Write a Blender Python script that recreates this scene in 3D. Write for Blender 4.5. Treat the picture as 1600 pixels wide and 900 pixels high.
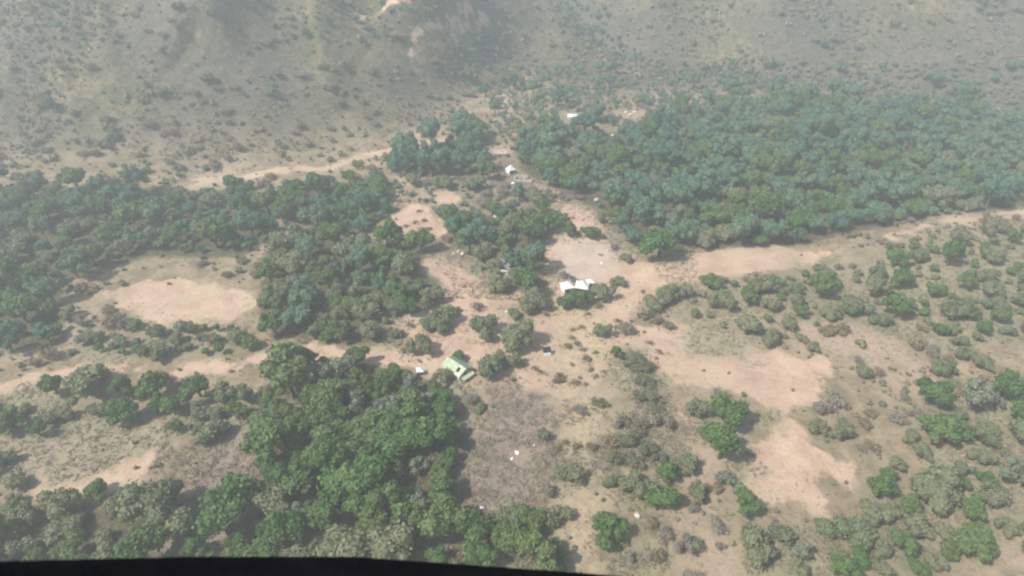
import bpy, math, random
import numpy as np
from mathutils import Vector, Matrix

for _o in list(bpy.data.objects):
    bpy.data.objects.remove(_o)
random.seed(7)
RNG = np.random.default_rng(11)
sc = bpy.context.scene
COL = sc.collection

# ------------------------------------------------------------------ camera, world, sun, exposure
CAM_H = 105.0
PITCH = 34.0            # degrees below the horizon
VFOV = 50.0
CAMZ = CAM_H
cam_d = bpy.data.cameras.new('camera')
cam = bpy.data.objects.new('camera', cam_d)
COL.objects.link(cam)
cam.location = (0, 0, CAMZ)
cam.rotation_euler = (math.radians(90 - PITCH), 0, 0)
cam_d.sensor_fit = 'VERTICAL'
cam_d.angle_y = math.radians(VFOV)
cam_d.clip_start = 0.05
cam_d.dof.use_dof = True
cam_d.dof.focus_distance = 190
cam_d.dof.aperture_fstop = cam_d.lens / 2.6
cam_d.clip_end = 20000
sc.camera = cam

SUN_EL = math.radians(50)
SUN_TO = Vector((0.87, 0.42, 0)).normalized()        # the way the shadows fall
SUN_POS = Vector((-SUN_TO.x * math.cos(SUN_EL), -SUN_TO.y * math.cos(SUN_EL), math.sin(SUN_EL)))
w = bpy.data.worlds.new('World')
sc.world = w
w.use_nodes = True
nt = w.node_tree
nt.nodes.clear()
sky = nt.nodes.new('ShaderNodeTexSky')
sky.sky_type = 'NISHITA'
sky.sun_disc = False
sky.sun_elevation = SUN_EL
sky.sun_rotation = math.atan2(SUN_POS.x, SUN_POS.y)
sky.dust_density = 2.0
bg = nt.nodes.new('ShaderNodeBackground')
bg.inputs['Strength'].default_value = 0.12
wo = nt.nodes.new('ShaderNodeOutputWorld')
nt.links.new(sky.outputs[0], bg.inputs[0])
nt.links.new(bg.outputs[0], wo.inputs[0])
sun_d = bpy.data.lights.new('sun', 'SUN')
sun_d.energy = 4.4
sun_d.angle = math.radians(0.6)
sun_d.color = (1.0, 0.95, 0.87)
sun = bpy.data.objects.new('sun', sun_d)
COL.objects.link(sun)
sun.rotation_euler = (-SUN_POS).to_track_quat('-Z', 'Y').to_euler()
sun.location = (-200, -100, 300)
sc.view_settings.view_transform = 'Standard'
sc.view_settings.look = 'None'
sc.view_settings.exposure = 0.36
sc.view_settings.gamma = 1.0
sc.render.engine = 'CYCLES'
sc.cycles.volume_bounces = 2
sc.cycles.pixel_filter_type = 'BLACKMAN_HARRIS'
sc.cycles.filter_width = 2.2

# ------------------------------------------------------------------ helpers
def tag(o, label=None, cat=None, group=None, kind=None):
    if label: o['label'] = label
    if cat: o['category'] = cat
    if group: o['group'] = group
    if kind: o['kind'] = kind
    return o

def link(name, data, parent=None):
    o = bpy.data.objects.new(name, data)
    COL.objects.link(o)
    if parent is not None:
        o.parent = parent
    return o

def mesh_np(name, V, Q, mat=None, tint=None, smooth=False):
    """mesh from arrays: V (n,3), Q (m,4) quads"""
    me = bpy.data.meshes.new(name)
    V = np.asarray(V, dtype=np.float32)
    Q = np.asarray(Q, dtype=np.int32)
    me.vertices.add(len(V))
    me.vertices.foreach_set('co', V.ravel())
    me.loops.add(Q.size)
    me.loops.foreach_set('vertex_index', Q.ravel())
    me.polygons.add(len(Q))
    me.polygons.foreach_set('loop_start', np.arange(0, Q.size, 4, dtype=np.int32))
    me.polygons.foreach_set('loop_total', np.full(len(Q), 4, dtype=np.int32))
    if smooth:
        me.polygons.foreach_set('use_smooth', np.ones(len(Q), dtype=bool))
    me.update(calc_edges=True)
    if tint is not None:
        a = me.attributes.new('tint', 'FLOAT', 'POINT')
        a.data.foreach_set('value', np.asarray(tint, dtype=np.float32))
    if mat is not None:
        me.materials.append(mat)
    return me

# value noise / fbm in numpy
def _hash(ix, iy, seed):
    h = (ix.astype(np.int64) * 374761393 + iy.astype(np.int64) * 668265263 + seed * 1442695041) & 0xffffffff
    h = ((h ^ (h >> 13)) * 1274126177) & 0xffffffff
    return ((h ^ (h >> 16)) & 0xffff) / 65535.0

def vnoise(x, y, seed=0):
    x = np.asarray(x, dtype=np.float64); y = np.asarray(y, dtype=np.float64)
    ix = np.floor(x); iy = np.floor(y)
    fx = x - ix; fy = y - iy
    fx = fx * fx * fx * (fx * (fx * 6 - 15) + 10); fy = fy * fy * fy * (fy * (fy * 6 - 15) + 10)
    a = _hash(ix, iy, seed); b = _hash(ix + 1, iy, seed)
    c = _hash(ix, iy + 1, seed); d = _hash(ix + 1, iy + 1, seed)
    return (a * (1 - fx) + b * fx) * (1 - fy) + (c * (1 - fx) + d * fx) * fy

def fbm(x, y, octv=4, seed=0):
    s = 0; a = 0.5; t = 0
    for i in range(octv):
        s = s + a * vnoise(x * 2 ** i + 17.3 * i, y * 2 ** i - 9.1 * i, seed + i)
        t += a; a *= 0.5
    return s / t

def sstep(a, b, x):
    t = np.clip((x - a) / (b - a), 0, 1)
    return t * t * (3 - 2 * t)

# ------------------------------------------------------------------ terrain height
def hill_start(x):
    # left hill comes nearer, a valley runs up the middle right
    return 262 + 110 * sstep(-70, 20, x) + 30 * np.sin(x * 0.011 + 1.0) - 40 * sstep(120, 320, x)

def height(x, y):
    x = np.asarray(x, dtype=np.float64); y = np.asarray(y, dtype=np.float64)
    d = y - hill_start(x)
    hd = np.maximum(d, 0)
    h = 0.30 * hd * sstep(0, 90, hd) + 0.10 * hd
    # ridges and gullies that run down the hill
    amp = 30 * sstep(10, 170, hd)
    u = x * 0.010 + y * 0.0042
    v = y * 0.004 - x * 0.002
    rid = 1 - np.abs(2 * fbm(u + 3.1, v * 0.8, 4, 41) - 1) * 2.0
    h = h + amp * (rid - 0.4)
    # a spur that comes down from the right and the wooded gully beside it
    def seg(ax, ay, bx, by):
        ex, ey = bx - ax, by - ay
        t = np.clip(((x - ax) * ex + (y - ay) * ey) / (ex * ex + ey * ey), 0, 1)
        side = ((x - ax) * ey - (y - ay) * ex) / math.hypot(ex, ey)
        return np.hypot(x - ax - t * ex, y - ay - t * ey), side
    on = sstep(5, 60, hd)
    d1, s1 = seg(-70, 350, 12, 490)
    h = h + on * 6 * np.exp(-(d1 / np.where(s1 > 0, 16.0, 28.0)) ** 2)
    d2, s2 = seg(-150, 330, -95, 420)
    h = h + on * 14 * np.exp(-(d2 / np.where(s2 > 0, 12.0, 24.0)) ** 2)
    d3, s3 = seg(34, 520, 92, 412)
    h = h - on * 16 * np.exp(-(d3 / 15.0) ** 2)
    d4, s4 = seg(150, 500, 175, 400)
    h = h + on * 14 * np.exp(-(d4 / np.where(s4 > 0, 14.0, 26.0)) ** 2)
    # the gully of the valley
    gx = (x - (62 + (y - 380) * -0.18))
    h = h - 20 * sstep(20, 140, hd) * np.exp(-(gx / 34.0) ** 2)
    # low undulation of the valley floor
    near = 1 - sstep(20, 160, hd)
    h = h + near * (3.4 * (fbm(x * 0.013, y * 0.013, 3, 5) - 0.5) * 2 + 0.8 * (fbm(x * 0.06, y * 0.06, 2, 9) - 0.5) * 2)
    # far away the hills keep rolling
    h = np.where(h > 70, 70 + 45 * (1 - np.exp(-(h - 70) / 45)), h)
    return h

CP = math.cos(math.radians(PITCH)); SP = math.sin(math.radians(PITCH))
FPX = 450 / math.tan(math.radians(VFOV / 2))
def ray(px, py):
    a = (px - 800) / FPX; b = -(py - 450) / FPX
    d = np.array([a, CP + b * SP, -SP + b * CP])
    return d / np.linalg.norm(d)

def at(px, py, up=0.0):
    """the point where the line of sight through a photo pixel meets the ground raised by up"""
    d = ray(px, py)
    t = np.arange(40, 1500, 1.0)
    P = d[None] * t[:, None]; P[:, 2] += CAMZ
    g = P[:, 2] - height(P[:, 0], P[:, 1]) - up
    k = np.argmax(g < 0)
    t0, t1 = t[k - 1], t[k]
    for _ in range(12):
        m = (t0 + t1) / 2
        p = d * m
        if p[2] + CAMZ - float(height(p[0], p[1])) - up > 0: t0 = m
        else: t1 = m
    p = d * t0
    return float(p[0]), float(p[1]), float(height(p[0], p[1])), float(t0)

def poly_world(pts):
    return np.array([at(*p)[:2] for p in pts])

def sd_poly(P, X, Y):
    """signed distance (positive inside) to polygon P"""
    n = len(P); best = np.full(X.shape, 1e9); ins = np.zeros(X.shape, bool)
    for i in range(n):
        ax, ay = P[i]; bx, by = P[(i + 1) % n]
        ex, ey = bx - ax, by - ay
        t = np.clip(((X - ax) * ex + (Y - ay) * ey) / (ex * ex + ey * ey + 1e-9), 0, 1)
        best = np.minimum(best, np.hypot(X - ax - t * ex, Y - ay - t * ey))
        c = ((ay > Y) != (by > Y))
        with np.errstate(divide='ignore', invalid='ignore'):
            xi = ax + (Y - ay) / (by - ay + 1e-12) * ex
        ins ^= c & (X < xi)
    return np.where(ins, best, -best)

def sd_line(P, W, X, Y):
    best = np.full(X.shape, 1e9)
    for i in range(len(P) - 1):
        ax, ay = P[i]; bx, by = P[i + 1]
        ex, ey = bx - ax, by - ay
        t = np.clip(((X - ax) * ex + (Y - ay) * ey) / (ex * ex + ey * ey + 1e-9), 0, 1)
        best = np.minimum(best, np.hypot(X - ax - t * ex, Y - ay - t * ey))
    return W - best

# ------------------------------------------------------------------ zones of the ground (outlines as photo pixels, laid on the ground)
SOIL = [poly_world(p) for p in [
    # small sandy clearing left
    [(583, 362), (602, 347), (623, 332), (637, 320), (648, 317), (662, 322), (673, 337), (692, 348), (700, 360), (680, 373), (648, 376), (618, 374), (588, 374)],
    # big soil slope and round arena
    [(872, 318), (900, 318), (925, 330), (945, 350), (958, 375), (985, 390), (1053, 402), (1180, 395), (1300, 380), (1330, 400), (1200, 430), (1090, 440), (1040, 455), (1000, 475), (985, 500), (1010, 515), (1053, 495), (1053, 600), (1030, 590), (1012, 560), (985, 535), (950, 545), (935, 590), (905, 612), (860, 618), (822, 600), (800, 590), (760, 600), (735, 612), (700, 610), (672, 585), (640, 572), (600, 570), (546, 568), (470, 560), (380, 575), (372, 560), (470, 540), (546, 548), (600, 540), (640, 552), (640, 530), (606, 520), (618, 497), (655, 490), (690, 478), (702, 455), (690, 430), (662, 425), (660, 405), (690, 398), (720, 405), (740, 430), (762, 450), (800, 462), (840, 462), (862, 445), (850, 420), (858, 390), (870, 370), (885, 350), (874, 335)],
    [(670, 300), (712, 295), (720, 312), (700, 322), (680, 318)],
    # outside the strip: continuing tracks and clearings
    [(150, 470), (230, 440), (330, 445), (390, 470), (360, 500), (250, 515), (170, 500)],
    [(1053, 500), (1120, 520), (1200, 560), (1290, 540), (1330, 570), (1260, 610), (1150, 610), (1053, 600)],
    [(1150, 700), (1250, 690), (1330, 740), (1290, 800), (1180, 790)],
    [(60, 700), (150, 670), (230, 690), (210, 740), (100, 750)],
]]
TRACK = [(poly_world(p), wd) for p, wd in [
    ([(300, 290), (420, 268), (520, 262), (548, 250), (590, 240), (643, 230), (700, 216)], 2.6),
    ([(380, 566), (250, 590), (120, 580), (0, 610), (-120, 600)], 3.2),
    ([(1053, 430), (1150, 425), (1260, 400), (1400, 365), (1500, 345), (1640, 330)], 3.2),
    ([(640, 84), (690, 68), (740, 40), (760, 28)], 1.4),
    ([(646, 60), (700, 42), (735, 12)], 1.6),
    ([(560, 26), (600, 14), (640, 4)], 1.6),
    ([(700, 455), (742, 470), (800, 462), (850, 462)], 1.6),
    ([(735, 600), (735, 520), (722, 480), (700, 462)], 1.6),
]]
PALE = [poly_world(p) for p in [
    [(878, 380), (905, 372), (938, 376), (956, 392), (962, 412), (950, 432), (925, 440), (893, 436), (874, 420), (868, 400)],
    [(768, 145), (790, 142), (800, 165), (792, 185), (775, 178)],
]]
BURN = [poly_world(p) for p in [
    [(752, 622), (790, 608), (835, 606), (866, 640), (852, 690), (874, 735), (850, 785), (800, 812), (722, 812), (716, 740), (706, 705), (728, 660)],
    [(768, 404), (800, 398), (806, 432), (775, 440), (762, 425)],
    [(1010, 640), (1053, 630), (1070, 680), (1040, 695), (1015, 680)],
    [(330, 690), (420, 680), (440, 760), (380, 790), (320, 760)],
    [(720, 285), (850, 282), (850, 300), (830, 325), (740, 330)],
]]
GRASS = [poly_world(p) for p in [
    [(840, 470), (930, 480), (960, 520), (950, 600), (900, 640), (850, 610), (870, 540)],
    [(850, 610), (950, 600), (940, 680), (900, 720), (860, 690)],
    [(880, 760), (960, 740), (930, 900), (880, 900)],
]]
BRUSH = [poly_world(p) for p in [
    [(955, 640), (1010, 635), (1060, 690), (1060, 745), (1000, 735), (955, 722), (938, 690)],
    [(930, 545), (1000, 545), (1040, 590), (1060, 620), (1050, 655), (1005, 632), (960, 600)],
    [(715, 606), (765, 600), (745, 655), (718, 645)],
    [(945, 850), (1010, 840), (1060, 850), (1060, 905), (930, 905)],
    [(836, 722), (935, 715), (950, 765), (860, 800)],
    [(1000, 470), (1060, 450), (1060, 500), (1005, 500)],
    [(690, 806), (830, 802), (890, 860), (890, 905), (650, 905)],
    [(690, 590), (770, 590), (735, 615), (690, 610)],
    [(770, 478), (860, 455), (865, 490), (800, 505)],
    [(655, 385), (760, 385), (765, 445), (735, 430), (690, 400)],
    [(930, 330), (960, 345), (1010, 395), (1060, 400), (1060, 415), (985, 405), (950, 380)],
    [(590, 490), (625, 485), (620, 545), (585, 545)],
    [(935, 745), (1060, 735), (1060, 800), (985, 805), (930, 835)],
    [(1060, 450), (1300, 410), (1640, 350), (1640, 520), (1480, 530), (1290, 500), (1080, 560)],
    [(1060, 620), (1170, 660), (1140, 780), (1160, 905), (1640, 905), (1640, 600), (1500, 620), (1400, 680), (1340, 830), (1200, 830)],
    [(-60, 610), (300, 615), (440, 640), (230, 690), (-60, 760)],
    [(130, 505), (380, 510), (400, 548), (100, 565)],
]]
# wooded areas: outline, kinds with weights, mean radius, spacing, where
WOODS = [
    ('grove', [(546, 562), (575, 562), (605, 578), (640, 586), (668, 594), (688, 614), (700, 640), (712, 668), (704, 700), (706, 735), (704, 775), (690, 800), (650, 812), (600, 822), (546, 822)], {'green': 8, 'pale': 1}, 4.5, 0.95),
    ('grove', [(546, 562), (546, 822), (480, 850), (400, 900), (300, 905), (330, 820), (420, 790), (440, 700), (420, 620), (480, 575)], {'green': 8, 'pale': 1, 'olive': 1}, 4.4, 1.05),
    ('leftslope', [(-60, 620), (120, 600), (300, 610), (400, 600), (440, 640), (330, 680), (230, 680), (60, 690), (-60, 760)], {'green': 2, 'olive': 3}, 3.6, 1.6),
    ('leftslope', [(-40, 900), (-40, 790), (180, 790), (300, 780), (330, 830), (290, 905)], {'green': 3, 'olive': 3}, 4.0, 1.3),
    ('forest', [(800, 218), (850, 188), (900, 196), (960, 208), (1000, 190), (1053, 165), (1300, 150), (1640, 190), (1640, 320), (1500, 330), (1380, 355), (1250, 385), (1053, 392), (1012, 385), (985, 372), (960, 362), (950, 338), (905, 312), (868, 296), (838, 286), (812, 262)], {'blue': 6, 'green': 3, 'olive': 1}, 4.0, 1.12),
    ('midleft', [(546, 372), (590, 380), (650, 382), (665, 396), (656, 425), (690, 440), (690, 470), (650, 488), (610, 505), (598, 535), (546, 540), (430, 530), (400, 480), (420, 400), (480, 370)], {'green': 4, 'blue': 1, 'olive': 4}, 3.7, 1.2),
    ('centre', [(690, 352), (720, 338), (770, 335), (800, 325), (850, 330), (868, 350), (850, 380), (846, 400), (850, 430), (835, 452), (800, 452), (806, 425), (800, 400), (770, 400), (765, 425), (745, 425), (735, 402), (705, 390), (700, 370)], {'blue': 3, 'green': 4, 'olive': 2}, 3.5, 1.25),
    ('strip', [(600, 262), (620, 244), (660, 236), (700, 226), (722, 205), (745, 205), (748, 240), (770, 262), (750, 275), (690, 278), (630, 276)], {'blue': 5, 'green': 1}, 4.2, 1.1),
    ('leftmid', [(546, 285), (600, 285), (610, 310), (615, 330), (590, 350), (575, 365), (546, 362), (450, 350), (400, 320), (460, 290)], {'blue': 3, 'green': 2}, 4.0, 1.2),
    ('midscrub', [(600, 285), (660, 285), (760, 282), (800, 290), (850, 300), (870, 320), (800, 325), (720, 335), (690, 345), (668, 318), (640, 312), (612, 305)], {'blue': 1, 'olive': 2, 'grey': 3}, 3.0, 1.55),
    ('upper', [(700, 112), (790, 105), (880, 105), (1053, 105), (1300, 100), (1620, 110), (1620, 190), (1300, 148), (1053, 162), (960, 200), (880, 185), (820, 205), (790, 225), (748, 205), (770, 160), (740, 140)], {'blue': 3, 'grey': 5, 'olive': 3}, 3.5, 1.4),
    ('rightslope', [(1053, 450), (1180, 440), (1300, 410), (1640, 350), (1640, 520), (1480, 530), (1420, 500), (1290, 500), (1180, 540), (1080, 560)], {'olive': 4, 'green': 2}, 3.2, 1.75),
    ('rightslope', [(1060, 620), (1170, 660), (1140, 780), (1160, 905), (1640, 905), (1640, 600), (1500, 620), (1400, 680), (1340, 830), (1200, 830)], {'olive': 4, 'green': 2, 'pale': 1}, 3.4, 1.5),
    ('leftslope', [(-60, 300), (200, 290), (300, 300), (400, 290), (430, 370), (380, 400), (240, 400), (100, 440), (100, 540), (-60, 560)], {'blue': 3, 'green': 2, 'olive': 2}, 3.9, 1.3),
    ('leftslope', [(130, 520), (380, 515), (400, 545), (250, 570), (100, 560)], {'olive': 3, 'green': 1}, 3.0, 1.6),
    ('gully', [(868, -10), (905, 0), (940, 38), (985, 72), (1012, 96), (985, 102), (940, 78), (895, 48)], {'blue': 3, 'grey': 1}, 3.0, 1.35),
    ('gully', [(718, 80), (755, 58), (795, 52), (800, 96), (735, 100)], {'blue': 3, 'grey': 1}, 2.8, 1.4),
    ('gully', [(546, 8), (600, 2), (650, 26), (600, 58), (546, 78), (440, 80), (420, 30)], {'blue': 2, 'grey': 2, 'olive': 1}, 2.6, 1.8),
    ('gully', [(620, 150), (700, 150), (740, 175), (735, 205), (690, 212), (640, 205)], {'olive': 2, 'grey': 2}, 2.4, 1.9),
    ('lowfront', [(600, 826), (690, 806), (720, 812), (780, 806), (830, 820), (870, 850), (880, 905), (420, 905), (520, 850)], {'olive': 4, 'green': 4}, 3.6, 0.95),
]
WOODP = [(n, poly_world(p), k, r, s) for n, p, k, r, s in WOODS]

def maxsd(polys, X, Y, dflt=-30.0):
    m = np.full(X.shape, dflt)
    for P in polys:
        lo = P.min(0) - 14; hi = P.max(0) + 14
        sel = (X > lo[0]) & (X < hi[0]) & (Y > lo[1]) & (Y < hi[1])
        if sel.any():
            m[sel] = np.maximum(m[sel], sd_poly(P, X[sel], Y[sel]))
    return m

def ragged(X, Y):
    # natural outlines: zone borders wander, more so far from the well surveyed middle
    side = sstep(0.27, 0.40, np.abs(X) / np.maximum(np.hypot(Y, CAMZ), 1))
    return (fbm(X * .045, Y * .045, 3, 91) - .5) * (3 + 22 * side) + (fbm(X * .21, Y * .21, 3, 95) - .5) * (3.0 + 4 * side)

def soil_sd(X, Y):
    m = maxsd(SOIL, X, Y)
    for P, wd in TRACK:
        m = np.maximum(m, sd_line(P, wd, X, Y))
    return m + ragged(X, Y)

# ------------------------------------------------------------------ material building
def nodes(name):
    m = bpy.data.materials.new(name)
    m.use_nodes = True
    n = m.node_tree
    n.nodes.clear()
    out = n.nodes.new('ShaderNodeOutputMaterial')
    return m, n, out

def N(n, t, **kw):
    x = n.nodes.new(t)
    for k, v in kw.items():
        if hasattr(x, k): setattr(x, k, v)
        else: x.inputs[k].default_value = v
    return x

def mixc(n, fac, a, b, blend='MIX'):
    x = n.nodes.new('ShaderNodeMix'); x.data_type = 'RGBA'; x.blend_type = blend
    for sock, v in ((x.inputs[0], fac), (x.inputs[6], a), (x.inputs[7], b)):
        if hasattr(v, 'is_linked') or hasattr(v, 'links'):
            n.links.new(v, sock)
        elif isinstance(v, (int, float)):
            sock.default_value = v
        else:
            sock.default_value = (*v, 1)
    return x.outputs[2]

def math_(n, op, a, b=None, clamp=False):
    x = n.nodes.new('ShaderNodeMath'); x.operation = op; x.use_clamp = clamp
    for i, v in enumerate((a, b)):
        if v is None: continue
        if isinstance(v, (int, float)): x.inputs[i].default_value = v
        else: n.links.new(v, x.inputs[i])
    return x.outputs[0]

def mrange(n, v, a, b, c=0.0, d=1.0):
    x = n.nodes.new('ShaderNodeMapRange'); x.interpolation_type = 'SMOOTHSTEP'
    n.links.new(v, x.inputs[0])
    for i, q in enumerate((a, b, c, d)): x.inputs[i + 1].default_value = q
    return x.outputs[0]

def noise(n, scale, detail=4, rough=0.55, vec=None, dist=0.0):
    x = n.nodes.new('ShaderNodeTexNoise')
    x.inputs['Scale'].default_value = scale; x.inputs['Detail'].default_value = detail
    x.inputs['Roughness'].default_value = rough; x.inputs['Distortion'].default_value = dist
    if vec is not None: n.links.new(vec, x.inputs['Vector'])
    return x.outputs[0]

def ground_material():
    m, n, out = nodes('dry_ground')
    geo = N(n, 'ShaderNodeNewGeometry')
    pos = geo.outputs['Position']
    def attr(a):
        x = N(n, 'ShaderNodeAttribute', attribute_name=a)
        return x.outputs['Fac']
    n1 = noise(n, 0.035, 5, 0.6, pos); n2 = noise(n, 0.16, 5, 0.65, pos); n3 = noise(n, 0.7, 5, 0.7, pos)
    n4 = noise(n, 2.6, 4, 0.7, pos); n5 = noise(n, 0.012, 3, 0.5, pos)
    # dry grass and scrubby earth
    base = mixc(n, mrange(n, n2, 0.36, 0.66), (0.205, 0.165, 0.105), (0.33, 0.265, 0.175))
    base = mixc(n, mrange(n, n1, 0.45, 0.66), base, (0.40, 0.30, 0.215))
    base = mixc(n, math_(n, 'MULTIPLY', mrange(n, n3, 0.50, 0.68), 0.65), base, (0.125, 0.115, 0.065))
    # hillside: greyer, browner, streaked
    hcol = mixc(n, mrange(n, n1, 0.38, 0.62), (0.085, 0.088, 0.046), (0.205, 0.168, 0.098))
    hcol = mixc(n, mrange(n, n5, 0.42, 0.60), hcol, (0.120, 0.108, 0.088))
    hcol = mixc(n, math_(n, 'MULTIPLY', mrange(n, n2, 0.52, 0.66), 0.85), hcol, (0.085, 0.09, 0.055))
    hcol = mixc(n, math_(n, 'MULTIPLY', mrange(n, n3, 0.56, 0.70), 0.5), hcol, (0.28, 0.225, 0.15))
    n6 = noise(n, 0.30, 4, 0.7, pos, 0.6)
    hcol = mixc(n, math_(n, 'MULTIPLY', mrange(n, n6, 0.47, 0.60), 0.75), hcol, (0.062, 0.068, 0.040))
    hcol = mixc(n, math_(n, 'MULTIPLY', mrange(n, n6, 0.40, 0.30), 0.8), hcol, (0.31, 0.24, 0.145))
    c = mixc(n, attr('hill'), base, hcol)
    def zone(a, soft, amt):
        s = math_(n, 'ADD', attr(a), math_(n, 'MULTIPLY', math_(n, 'SUBTRACT', n2, 0.5), amt))
        s = math_(n, 'ADD', s, math_(n, 'MULTIPLY', math_(n, 'SUBTRACT', n3, 0.5), amt * 0.6))
        return mrange(n, s, 0.5 - soft, 0.5 + soft)
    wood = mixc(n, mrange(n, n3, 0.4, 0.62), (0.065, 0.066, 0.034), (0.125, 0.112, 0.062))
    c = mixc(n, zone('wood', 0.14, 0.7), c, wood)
    burn = mixc(n, mrange(n, n2, 0.38, 0.62), (0.185, 0.152, 0.122), (0.265, 0.215, 0.176))
    burn = mixc(n, math_(n, 'MULTIPLY', mrange(n, n1, 0.46, 0.60), 0.6), burn, (0.33, 0.245, 0.175))
    burn = mixc(n, math_(n, 'MULTIPLY', mrange(n, n4, 0.55, 0.72), 0.7), burn, (0.30, 0.25, 0.21))
    c = mixc(n, zone('burn', 0.36, 1.6), c, burn)
    soil = mixc(n, mrange(n, n2, 0.33, 0.68), (0.425, 0.292, 0.208), (0.545, 0.395, 0.290))
    soil = mixc(n, mrange(n, n1, 0.50, 0.62), soil, (0.46, 0.365, 0.25))
    soil = mixc(n, math_(n, 'MULTIPLY', mrange(n, n3, 0.58, 0.70), 0.55), soil, (0.235, 0.175, 0.115))
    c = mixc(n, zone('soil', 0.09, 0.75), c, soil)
    bru = mixc(n, mrange(n, n3, 0.38, 0.62), (0.235, 0.215, 0.140), (0.330, 0.275, 0.185))
    bru = mixc(n, mrange(n, n2, 0.45, 0.68), bru, (0.185, 0.180, 0.105))
    c = mixc(n, math_(n, 'MULTIPLY', zone('brush', 0.25, 1.3), 0.85), c, bru)
    grs = mixc(n, mrange(n, n3, 0.40, 0.62), (0.47, 0.370, 0.245), (0.36, 0.280, 0.185))
    c = mixc(n, math_(n, 'MULTIPLY', zone('grass', 0.22, 1.0), 0.8), c, grs)
    pale = mixc(n, mrange(n, n2, 0.35, 0.65), (0.43, 0.340, 0.272), (0.50, 0.395, 0.315))
    c = mixc(n, zone('pale', 0.34, 0.9), c, pale)
    # pebbly speckle
    c = mixc(n, math_(n, 'MULTIPLY', mrange(n, n4, 0.34, 0.5, 1, 0), 0.28), c, (0.13, 0.105, 0.075))
    bs = N(n, 'ShaderNodeBsdfPrincipled', Roughness=0.95)
    bs.inputs['Specular IOR Level'].default_value = 0.15
    n.links.new(c, bs.inputs['Base Color'])
    bp = N(n, 'ShaderNodeBump', Strength=0.55, Distance=0.6)
    n.links.new(math_(n, 'ADD', n3, math_(n, 'MULTIPLY', n4, 0.4)), bp.inputs['Height'])
    n.links.new(bp.outputs[0], bs.inputs['Normal'])
    n.links.new(bs.outputs[0], out.inputs[0])
    return m

def foliage_material(name, ca, cb, cc, transl=0.25):
    m, n, out = nodes(name)
    at_ = N(n, 'ShaderNodeAttribute', attribute_name='tint')
    oi = N(n, 'ShaderNodeObjectInfo')
    geo = N(n, 'ShaderNodeNewGeometry')
    nz = noise(n, 0.45, 3, 0.6, geo.outputs['Position'])
    f = math_(n, 'ADD', math_(n, 'MULTIPLY', at_.outputs['Fac'], 0.65), math_(n, 'MULTIPLY', nz, 0.45))
    c = mixc(n, mrange(n, f, 0.22, 0.85), ca, cb)
    big = noise(n, 0.022, 3, 0.6, geo.outputs['Position'])
    c = mixc(n, mrange(n, big, 0.44, 0.64, 0.0, 0.75), c, cc)
    c = mixc(n, mrange(n, oi.outputs['Random'], 0.35, 1.0, 0.0, 0.6), c, cc)
    bs = N(n, 'ShaderNodeBsdfPrincipled', Roughness=0.62)
    bs.inputs['Specular IOR Level'].default_value = 0.25
    n.links.new(c, bs.inputs['Base Color'])
    tr = N(n, 'ShaderNodeBsdfTranslucent')
    n.links.new(c, tr.inputs[0])
    mx = N(n, 'ShaderNodeMixShader'); mx.inputs[0].default_value = transl
    n.links.new(bs.outputs[0], mx.inputs[1]); n.links.new(tr.outputs[0], mx.inputs[2])
    n.links.new(mx.outputs[0], out.inputs[0])
    return m

def plain_material(name, ca, cb, scale=3.0, rough=0.8, metal=0.0, streak=None, spec=0.4):
    m, n, out = nodes(name)
    tc = N(n, 'ShaderNodeTexCoord')
    v = tc.outputs['Object']
    if streak:
        mp = N(n, 'ShaderNodeMapping'); mp.inputs['Scale'].default_value = streak
        n.links.new(v, mp.inputs[0]); v = mp.outputs[0]
    nz = noise(n, scale, 5, 0.65, v)
    c = mixc(n, mrange(n, nz, 0.38, 0.64), ca, cb)
    bs = N(n, 'ShaderNodeBsdfPrincipled', Roughness=rough, Metallic=metal)
    bs.inputs['Specular IOR Level'].default_value = spec
    n.links.new(c, bs.inputs['Base Color'])
    bp = N(n, 'ShaderNodeBump', Strength=0.2, Distance=0.03)
    n.links.new(nz, bp.inputs['Height']); n.links.new(bp.outputs[0], bs.inputs['Normal'])
    n.links.new(bs.outputs[0], out.inputs[0])
    return m

M = {}
M['ground'] = ground_material()
M['green'] = foliage_material('leaf_green', (0.058, 0.128, 0.036), (0.125, 0.220, 0.068), (0.150, 0.200, 0.072))
M['blue'] = foliage_material('leaf_blue_green', (0.062, 0.140, 0.094), (0.120, 0.235, 0.160), (0.145, 0.225, 0.120))
M['olive'] = foliage_material('leaf_olive', (0.125, 0.158, 0.080), (0.215, 0.245, 0.140), (0.225, 0.230, 0.130))
M['pale'] = foliage_material('leaf_silver_green', (0.150, 0.188, 0.119), (0.263, 0.300, 0.206), (0.237, 0.250, 0.175))
M['grey'] = foliage_material('twig_grey', (0.173, 0.158, 0.123), (0.307, 0.277, 0.225), (0.270, 0.232, 0.188), 0.1)
M['brown'] = foliage_material('twig_brown', (0.173, 0.132, 0.083), (0.307, 0.240, 0.150), (0.255, 0.225, 0.135), 0.1)
M['brush'] = foliage_material('brush_leaf', (0.150, 0.145, 0.085), (0.250, 0.230, 0.150), (0.220, 0.190, 0.130), 0.15)
M['deadwood'] = foliage_material('dead_twig', (0.175, 0.150, 0.118), (0.295, 0.250, 0.200), (0.225, 0.195, 0.140), 0.1)
M['scrub'] = foliage_material('scrub_leaf', (0.135, 0.148, 0.082), (0.225, 0.228, 0.140), (0.225, 0.205, 0.130), 0.2)
M['bark'] = plain_material('bark', (0.085, 0.065, 0.048), (0.16, 0.13, 0.10), 4, 0.95, 0, (1, 1, 0.25))
M['white'] = plain_material('white_canvas', (0.74, 0.75, 0.72), (0.82, 0.82, 0.80), 1.2, 0.75)
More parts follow.
